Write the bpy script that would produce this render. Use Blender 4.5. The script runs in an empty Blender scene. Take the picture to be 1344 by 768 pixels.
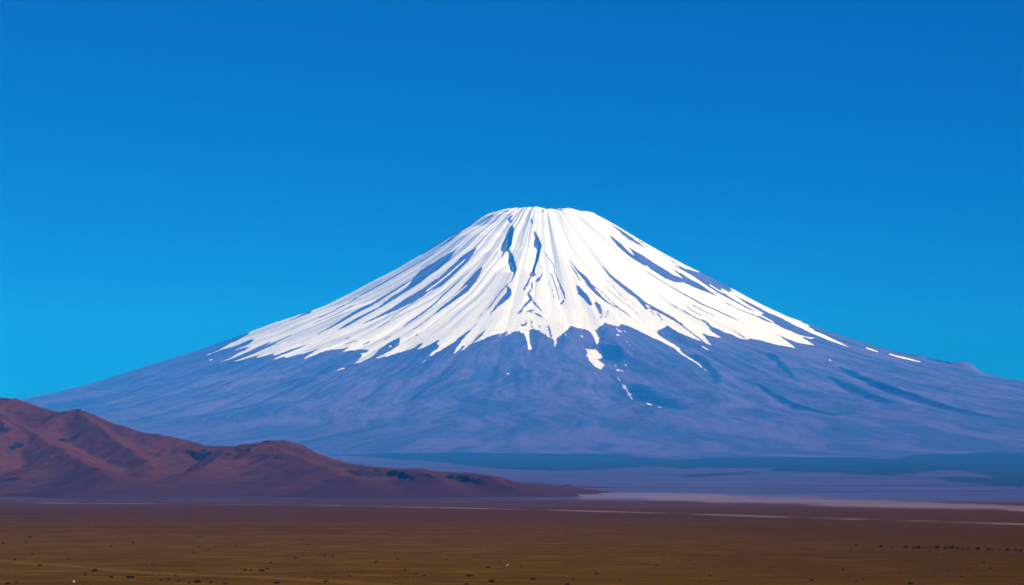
import numpy as np, math, random

K = 0.000331            # tangent of one photo-pixel of view (1344 wide)
CAM_Z = 20.0
HS = 20.0 / 35.0      # scale of the hills
PEAK = (318.0, 24000.0)

# ------------------------------------------------------------------ noise
def _hash(ix, iy, seed):
    h = (ix.astype(np.int64) * 374761393 + iy.astype(np.int64) * 668265263 + seed * 1442695041) & 0xFFFFFFFF
    h = ((h ^ (h >> 13)) * 1274126177) & 0xFFFFFFFF
    h = ((h ^ (h >> 16)) * 2246822519) & 0xFFFFFFFF
    return (h ^ (h >> 15)) & 0xFFFFFFFF

def gnoise(x, y, seed=0):
    """2-D gradient noise, about -1..1"""
    x, y = np.broadcast_arrays(np.asarray(x, float), np.asarray(y, float))
    ix = np.floor(x); iy = np.floor(y)
    fx = x - ix; fy = y - iy
    u = fx * fx * fx * (fx * (fx * 6 - 15) + 10)
    v = fy * fy * fy * (fy * (fy * 6 - 15) + 10)
    def g(dx, dy):
        a = _hash(ix + dx, iy + dy, seed) * (2 * math.pi / 4294967296.0)
        return np.cos(a) * (fx - dx) + np.sin(a) * (fy - dy)
    n00, n10, n01, n11 = g(0, 0), g(1, 0), g(0, 1), g(1, 1)
    a = n00 + u * (n10 - n00)
    b = n01 + u * (n11 - n01)
    return (a + v * (b - a)) * 1.5

def fbm(x, y, octv=4, seed=0, gain=0.5):
    s = 0.0; a = 1.0
    for i in range(octv):
        s = s + a * gnoise(x, y, seed + i * 17)
        x = x * 2.03 + 13.7; y = y * 2.03 - 7.1; a *= gain
    return s

def sstep(a, b, x):
    t = np.clip((x - a) / (b - a), 0, 1)
    return t * t * (3 - 2 * t)

def smax(a, b, k):
    h = np.clip(0.5 + 0.5 * (a - b) / k, 0, 1)
    return b + (a - b) * h + k * h * (1 - h)

# ------------------------------------------------------------------ plain
def ground_z(x, y):
    """the plain: flat, a knoll under the viewpoint, an alluvial slope rising to the mountain"""
    x, y = np.broadcast_arrays(np.asarray(x, float), np.asarray(y, float))
    d = np.clip((y - 3800.0) / 10200.0, 0, 1.2)
    rise = 215.0 * (0.75 * d + 0.25 * d * d)
    rise = np.where(y > 3800, rise, 0.0)
    knoll = 18.2 * np.exp(-(x * x + y * y) / (2 * 90.0 ** 2))
    und = 0.2 * gnoise(x / 150.0, y / 240.0, 5) * sstep(180, 500, y) + 6.0 * gnoise(x / 1800.0, y / 1500.0, 9) * sstep(8000, 11000, y)
    return rise + knoll + und

# ------------------------------------------------------------------ mountain
def polar(x, y):
    dx = x - PEAK[0]; dy = y - PEAK[1]
    r = np.hypot(dx, dy)
    return r, np.arctan2(dx, -dy), dx / np.maximum(r, 1e-6)

def mountain_base(x, y, PL, PR):
    r, phi, s = polar(x, y)
    hl = np.interp(r, PL[0], PL[1]); hr = np.interp(r, PR[0], PR[1])
    w = 0.5 + 0.5 * s
    w = w * w * (3 - 2 * w)
    return hl * (1 - w) + hr * w

def mountain_disp(x, y):
    r, phi, s = polar(x, y)
    back = 1 - sstep(2.6, 3.05, np.abs(phi))
    wob = 0.04 * gnoise(r / 3000.0, phi * 2.5, 31) + 0.006 * gnoise(r / 900.0, phi * 9.0, 32)
    p = phi + wob * sstep(300, 1500, r)
    lr = r / 2600.0
    def gul(n, l, seed):
        return np.abs(gnoise(p * n + 40.3, lr * l + seed, seed))
    a1 = sstep(200, 900, r) * (1 - 0.6 * sstep(4500, 9000, r))
    a2 = sstep(700, 2200, r) * (1 - 0.8 * sstep(6500, 10000, r))
    a3 = sstep(1800, 3600, r) * (1 - 0.9 * sstep(7500, 10500, r))
    low = sstep(3300, 5000, r)
    d = a1 * (30 + 22 * low) * (gul(5.5, 0.5, 3) - 0.27)
    d += a1 * (19 + 16 * low) * (gul(13.0, 0.8, 7) - 0.27)
    d += a2 * (3.5 + 10 * low) * (gul(21.0, 1.0, 11) - 0.27)
    d += a2 * (1.0 + 3.5 * low) * (gul(43.0, 1.6, 12) - 0.27)
    d += a3 * (0.8 + 4 * low) * (gul(70.0, 2.4, 13) - 0.27)
    d += a3 * (0.4 + 1.6 * low) * (gul(130.0, 4.0, 14) - 0.27)
    d += (4 + 10 * low) * a3 * fbm(x / 420.0, y / 420.0, 4, 51)
    d += 26 * low * (1 - sstep(7500, 9500, r)) * np.abs(gnoise(p * 3.4 + x / 2600.0, lr * 1.3 + y / 3000.0, 55))
    # crater rim roughness and bowl
    d += 5.0 * (1 - sstep(500, 1200, r)) * fbm(x / 140.0, y / 140.0, 3, 61) + 9.0 * (1 - sstep(420, 700, r)) * fbm(x / 75.0, y / 110.0, 3, 62)
    d -= 150.0 * (1 - sstep(0, 330, r))
    return d * back

def gauss(x, y, cx, cy, sx, sy, rot=0.0):
    c, s = math.cos(rot), math.sin(rot)
    u = (x - cx) * c + (y - cy) * s; v = -(x - cx) * s + (y - cy) * c
    return np.exp(-0.5 * ((u / sx) ** 2 + (v / sy) ** 2))

def in_poly(px, py, poly):
    P = np.asarray(poly, float)
    out = np.zeros(px.shape, bool)
    m = (px >= P[:, 0].min()) & (px <= P[:, 0].max()) & (py >= P[:, 1].min()) & (py <= P[:, 1].max())
    idx = np.nonzero(m)
    if idx[0].size == 0:
        return out
    qx = px[idx]; qy = py[idx]
    c = np.zeros(qx.shape, bool)
    x0, y0 = P[-1]
    for x1, y1 in P:
        if y0 != y1:
            t = ((y1 > qy) != (y0 > qy)) & (qx < (x0 - x1) * (qy - y1) / (y0 - y1) + x1)
            c ^= t
        x0, y0 = x1, y1
    out[idx] = c
    return out

SUN_H = (0.905, -0.425)     # horizontal direction towards the sun
def carve(x, y, polys):
    """ravine walls: inside each map outline the slope falls away from the sunny side, then climbs back gently"""
    d = np.zeros(np.shape(x))
    ax, ay = -SUN_H[0], -SUN_H[1]
    U = x * ax + y * ay; V = -x * ay + y * ax
    for T, pts in polys:
        P = np.asarray(pts, float)
        pu = P[:, 0] * ax + P[:, 1] * ay; pv = -P[:, 0] * ay + P[:, 1] * ax
        m = (V > pv.min()) & (V < pv.max()) & (U > pu.min() - 40) & (U < pu.max() + 1500)
        idx = np.nonzero(m)
        if idx[0].size == 0: continue
        bins = np.linspace(pv.min(), pv.max(), 160)
        lo = np.full(160, np.nan); hi = np.full(160, np.nan)
        n = len(P)
        for i in range(n):
            v0, v1, u0, u1 = pv[i - 1], pv[i], pu[i - 1], pu[i]
            if v0 > v1: v0, v1, u0, u1 = v1, v0, u1, u0
            k = (bins >= v0) & (bins <= v1)
            uu = u0 + (u1 - u0) * (bins[k] - v0) / max(v1 - v0, 1e-9)
            lo[k] = np.fmin(lo[k], uu); hi[k] = np.fmax(hi[k], uu)
        ok = ~np.isnan(lo)
        if ok.sum() < 3: continue
        L = np.interp(V[idx], bins[ok], lo[ok]); H = np.interp(V[idx], bins[ok], hi[ok])
        ends = sstep(pv.min(), pv.min() + 0.30 * (pv.max() - pv.min()), V[idx]) * (1 - sstep(pv.max() - 0.30 * (pv.max() - pv.min()), pv.max(), V[idx]))
        w = H - L; u = U[idx] - L
        depth = np.minimum(T * w, 38.0)
        f = np.where(u < 0, 0, np.where(u < w, -np.minimum(T * u, depth), -depth * np.exp(-np.maximum(u - w, 0) / np.maximum(2.6 * w, 90.0))))
        d[idx] += f * ends
    return d

def mountain_z(x, y, B, with_carve=True):
    h = mountain_base(x, y, B['PL'], B['PR']) + mountain_disp(x, y)
    for (cx, cy, sx, sy, rot, a) in B.get('bumps', []):
        h = h + a * gauss(x, y, cx, cy, sx, sy, rot)
    if with_carve:
        h = h + carve(x, y, B.get('carve', []))
    g = ground_z(x, y) - 12.0
    r = np.hypot(x - PEAK[0], y - PEAK[1])
    h = g + (h - g) * (1 - sstep(7600, 11600, r)) ** 1.3
    return smax(h, g, 25.0)

# ------------------------------------------------------------------ hills on the left
def hills_z(x, y, ridges):
    return HS * _hills(np.asarray(x) / HS, np.asarray(y) / HS, ridges)

def _hills(x, y, ridges):
    """ridge lines (x, y, crest height, cap) with concave slopes, spurs and a rim of cliffs"""
    wx = x + 60 * gnoise(x / 420.0, y / 420.0, 71) + 22 * gnoise(x / 130.0, y / 130.0, 72)
    wy = y + 60 * gnoise(x / 420.0, y / 420.0, 73) + 22 * gnoise(x / 130.0, y / 130.0, 74)
    tot = np.full(np.shape(x), -30.0)
    for W, pts in ridges:
        P = np.asarray(pts, float)
        best = np.full(np.shape(x), 1e9); hh = np.zeros(np.shape(x)); cap = np.zeros(np.shape(x)); al = np.zeros(np.shape(x))
        acc = 0.0
        for i in range(len(P) - 1):
            ax, ay, ah, ac = P[i]; bx, by, bh, bc = P[i + 1]
            ex, ey = bx - ax, by - ay; L2 = ex * ex + ey * ey
            mix = 1.0
            t = np.clip(((x - ax) * ex + (y - ay) * ey) / L2, 0, 1)
            # warp grows with distance so that the crest itself stays where it is
            d0 = np.hypot(x - ax - t * ex, y - ay - t * ey)
            f = np.clip(d0 / 220.0, 0, 1)
            qx = x + (wx - x) * f; qy = y + (wy - y) * f
            t = np.clip(((qx - ax) * ex + (qy - ay) * ey) / L2, 0, 1)
            d = np.hypot(qx - ax - t * ex, qy - ay - t * ey)
            m = d < best
            best = np.where(m, d, best); hh = np.where(m, ah + (bh - ah) * t, hh)
            cap = np.where(m, ac + (bc - ac) * t, cap); al = np.where(m, acc + t * math.sqrt(L2), al)
            acc += math.sqrt(L2)
        wl = W * (0.08 + 0.92 * (hh / P[:, 2].max()) ** 0.85)
        g = np.abs(gnoise(al / 150.0, best / 900.0, 81)) + 0.5 * np.abs(gnoise(al / 62.0, best / 500.0, 82))
        dd = best * (1 + 0.75 * (g - 0.35) * sstep(20, 260, best))
        t = np.clip(dd / wl, 0, 1)
        q = (1 - t) ** 1.75
        # cap rock: a nearly flat shoulder, then a cliff, then talus
        rim = 0.085 + 0.03 * gnoise(al / 170.0, 3.3, 83) + 0.018 * gnoise(al / 40.0, 5.1, 84)
        tt = dd / wl
        qc = np.where(tt < rim, 1 - 0.10 * tt / rim, np.where(tt < rim + 0.013, 0.90 - 0.26 * (tt - rim) / 0.013, 0.64 * (1 - np.clip((tt - rim - 0.013) / (0.98 - rim), 0, 1)) ** 1.7))
        q = q + (qc - q) * cap
        z = hh * q + (1 - q) * -6 - 14 * sstep(0.9, 1.0, t)
        tot = smax(tot, z, 10.0)
    e = sstep(0, 60, tot)
    tot = tot + e * (7.0 * fbm(x / 170.0, y / 170.0, 4, 91) + 4.5 * np.abs(gnoise(x / 60.0, y / 90.0, 95)) + 2.0 * np.abs(gnoise(x / 27.0, y / 40.0, 96)) - 2.0)
    return tot
B = {}
B['PL'] = (np.array([0, 120, 250, 350, 450, 550, 650, 800, 1050, 1300, 1550, 1800, 2050, 2300, 2550, 2800, 3050, 3300, 3550, 3800, 4050, 4300, 4550, 4800, 5050, 5300, 5550, 5800, 6050, 6300, 6800, 7200, 7600, 8000, 8400, 8800, 9200, 9600, 10000, 10400, 10800], float), np.array([2939.1, 2948.6, 2896.9, 2898.5, 2892.0, 2860.1, 2816.2, 2702.8, 2575.9, 2399.2, 2242.6, 2111.7, 1973.4, 1852.0, 1761.7, 1676.6, 1580.4, 1483.1, 1398.0, 1311.8, 1229.8, 1151.6, 1065.6, 976.2, 930.1, 868.9, 806.1, 748.6, 695.9, 647.6, 562.9, 505.0, 454.7, 410.9, 372.9, 339.9, 311.1, 286.1, 264.4, 245.5, 229.1]))
B['PR'] = (np.array([0, 120, 250, 350, 450, 550, 650, 800, 1050, 1300, 1550, 1800, 2050, 2300, 2550, 2800, 3050, 3300, 3550, 3800, 4050, 4300, 4550, 4800, 5050, 5300, 5550, 5800, 6050, 6300, 6800, 7200, 7600, 8000, 8400, 8800, 9200, 9600, 10000, 10400, 10800], float), np.array([2936.8, 2953.4, 2873.4, 2838.4, 2874.0, 2862.4, 2805.9, 2717.5, 2561.1, 2414.8, 2276.4, 2150.1, 2015.6, 1878.0, 1755.3, 1659.3, 1568.6, 1485.8, 1398.2, 1310.7, 1237.1, 1167.3, 1114.4, 1044.4, 1009.6, 958.6, 910.5, 865.1, 822.4, 782.1, 708.3, 655.3, 607.0, 563.1, 523.1, 486.8, 453.7, 423.6, 396.2, 371.3, 348.6]))
B['bumps'] = [(3877,22184,170,300,0.0,20),(3955,22128,60,200,0.0,14),(4281,21920,85,200,0.0,62),(4109,22048,50,160,0.0,14),(4366,21840,50,160,0.0,22),(421,23850,65,420,0.0,-17),(235,23850,60,420,0.0,9),(556,23850,55,420,0.0,11),(690,23800,50,420,0.0,-7),(-60,23850,70,420,0.0,7),(90,23850,45,420,0.0,-5)]
B['carve']=[(1.5,[(0,23206),(23,23043),(8,22908),(0,22808),(-23,22716),(-38,22648),(-82,22620),(-120,22668),(-113,22791),(-83,22892),(-76,22967),(-38,23084)]),(1.5,[(205,22969),(236,22974),(265,22887),(293,22713),(276,22554),(260,22424),(228,22245),(220,22124),(234,22049),(189,22000),(153,22040),(198,22195),(222,22383),(239,22584),(217,22637),(195,22689),(212,22833)]),(1.1,[(-539,23125),(-564,23027),(-606,22883),(-656,22770),(-726,22606),(-805,22524),(-882,22403),(-939,22332),(-994,22253),(-1050,22186),(-1104,22091),(-1177,21944),(-1216,22002),(-1165,22269),(-1095,22350),(-1028,22497),(-1005,22658),(-949,22747),(-915,22856),(-835,22938),(-745,22976),(-682,23014),(-618,23056)]),(0.9,[(-48,22662),(-32,22518),(-6,22324),(11,22204),(11,22088),(33,22072),(48,22193),(36,22328),(17,22522),(-12,22692)]),(0.22,[(790,20045),(881,20171),(947,20002),(964,19812),(947,19602),(898,19440),(842,19561),(777,19735)]),(0.2,[(1498,19852),(1551,19854),(1604,19863),(1674,19684),(1690,19417),(1693,18803),(1648,18376),(1618,18445),(1617,18792),(1634,19438),(1565,19621)]),(0.15,[(933,18302),(1005,18297),(1049,18215),(1095,18180),(1112,17872),(1169,17656),(1158,17152),(1119,17254),(1077,17312),(1044,17469),(1005,17551),(945,17849)]),(0.5,[(2827,19966),(2864,19776),(2868,19365),(2907,19276),(2942,19154),(2954,18899),(2977,18711),(2999,18531),(3017,18327),(3063,18240),(3113,18180),(3143,18004),(3151,17778),(3172,17631),(3163,17329),(3183,17184),(3208,17077),(3236,16927),(3275,16837),(3317,16763),(3354,16728),(3392,16694),(3428,16656),(3460,16596),(3482,16490),(3502,16578),(3479,16679),(3446,16732),(3404,16744),(3365,16770),(3328,16808),(3290,16893),(3263,17044),(3297,17522),(3270,17624),(3245,17746),(3223,17879),(3226,18161),(3188,18219),(3141,18296),(3126,18566),(3085,18690),(3048,18776),(3023,18946),(3032,19338),(2995,19442),(2966,19610),(2924,19689),(2879,19838),(2838,20018)]),(0.45,[(2622,19190),(2655,18978),(2684,18753),(2705,18582),(2712,18322),(2738,18159),(2764,18000),(2791,17857),(2824,17758),(2850,17511),(2887,17347),(2894,17373),(2882,17680),(2848,17866),(2838,18116),(2817,18296),(2790,18449),(2764,18607),(2740,18765),(2710,18884),(2678,19112),(2628,19217)]),(0.45,[(1955,18892),(1975,18655),(1999,18456),(2016,18212),(2014,17808),(2026,17548),(2048,17379),(2082,17244),(2102,17003),(2107,16651),(2145,16587),(2182,16511),(2224,16481),(2265,16339),(2319,16297),(2355,16542),(2304,16608),(2242,16592),(2205,16657),(2210,17050),(2168,17097),(2152,17354),(2128,17554),(2086,17605),(2066,17798),(2067,18184),(2044,18371),(2015,18512),(1988,18708),(1963,18925)]),(0.25,[(222,20568),(185,20267),(179,20013),(170,19673),(194,19638),(231,19957),(231,20247),(241,20550)]),(0.25,[(487,20498),(412,20249),(377,19908),(425,19837),(457,20146),(503,20461)]),(0.2,[(1440,20582),(1476,20284),(1526,20051),(1587,20313),(1538,20540),(1469,20679)])]
THIN = [[(28,21005),(126,21177),(203,21159),(280,21126),(312,20939),(343,20748),(292,20526),(236,20521),(179,20497),(122,20464),(54,20541),(41,20783)],[(1264,21458),(1320,21436),(1376,21420),(1418,21313),(1460,21202),(1455,20933),(1402,20964),(1348,20999),(1321,21156),(1293,21303)],[(-1006,20812),(-940,20815),(-874,20790),(-785,20456),(-849,20192),(-907,20372),(-964,20515)],[(770,21135),(836,21220),(902,21286),(915,21108),(928,20924),(870,20870),(813,20816),(791,20972)],[(352,22156),(424,22109),(436,21980),(448,21847),(460,21714),(471,21550),(398,21449),(389,21614),(380,21764),(371,21897),(362,22027)],[(1730,21326),(1825,21370),(1849,21155),(1877,21001),(1822,21008),(1766,21010),(1749,21174)],[(-1373,20541),(-1310,20605),(-1245,20664),(-1179,20715),(-1111,20711),(-1043,20722),(-1090,20642),(-1136,20551),(-1189,20492),(-1241,20419),(-1294,20354)],[(-232,21878),(-160,21906),(-87,21925),(0,21740),(-29,21573),(-57,21387),(-112,21225),(-167,21074),(-223,21045),(-225,21255),(-228,21498),(-230,21706)],[(146,22024),(219,22048),(224,21867),(230,21669),(142,21522),(144,21712),(145,21868)],[(448,21487),(520,21536),(549,21274),(477,21173)],[(622,21857),(704,21708),(742,21539),(777,21334),(706,21319),(668,21485),(630,21621)],[(-581,22790),(-517,22791),(-452,22763),(-494,22633),(-536,22488),(-584,22426),(-632,22368),(-679,22309),(-646,22445),(-614,22635)],[(1478,22786),(1567,22871),(1652,22900),(1704,22826),(1756,22768),(1638,22694),(1584,22716),(1531,22751)]]
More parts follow.
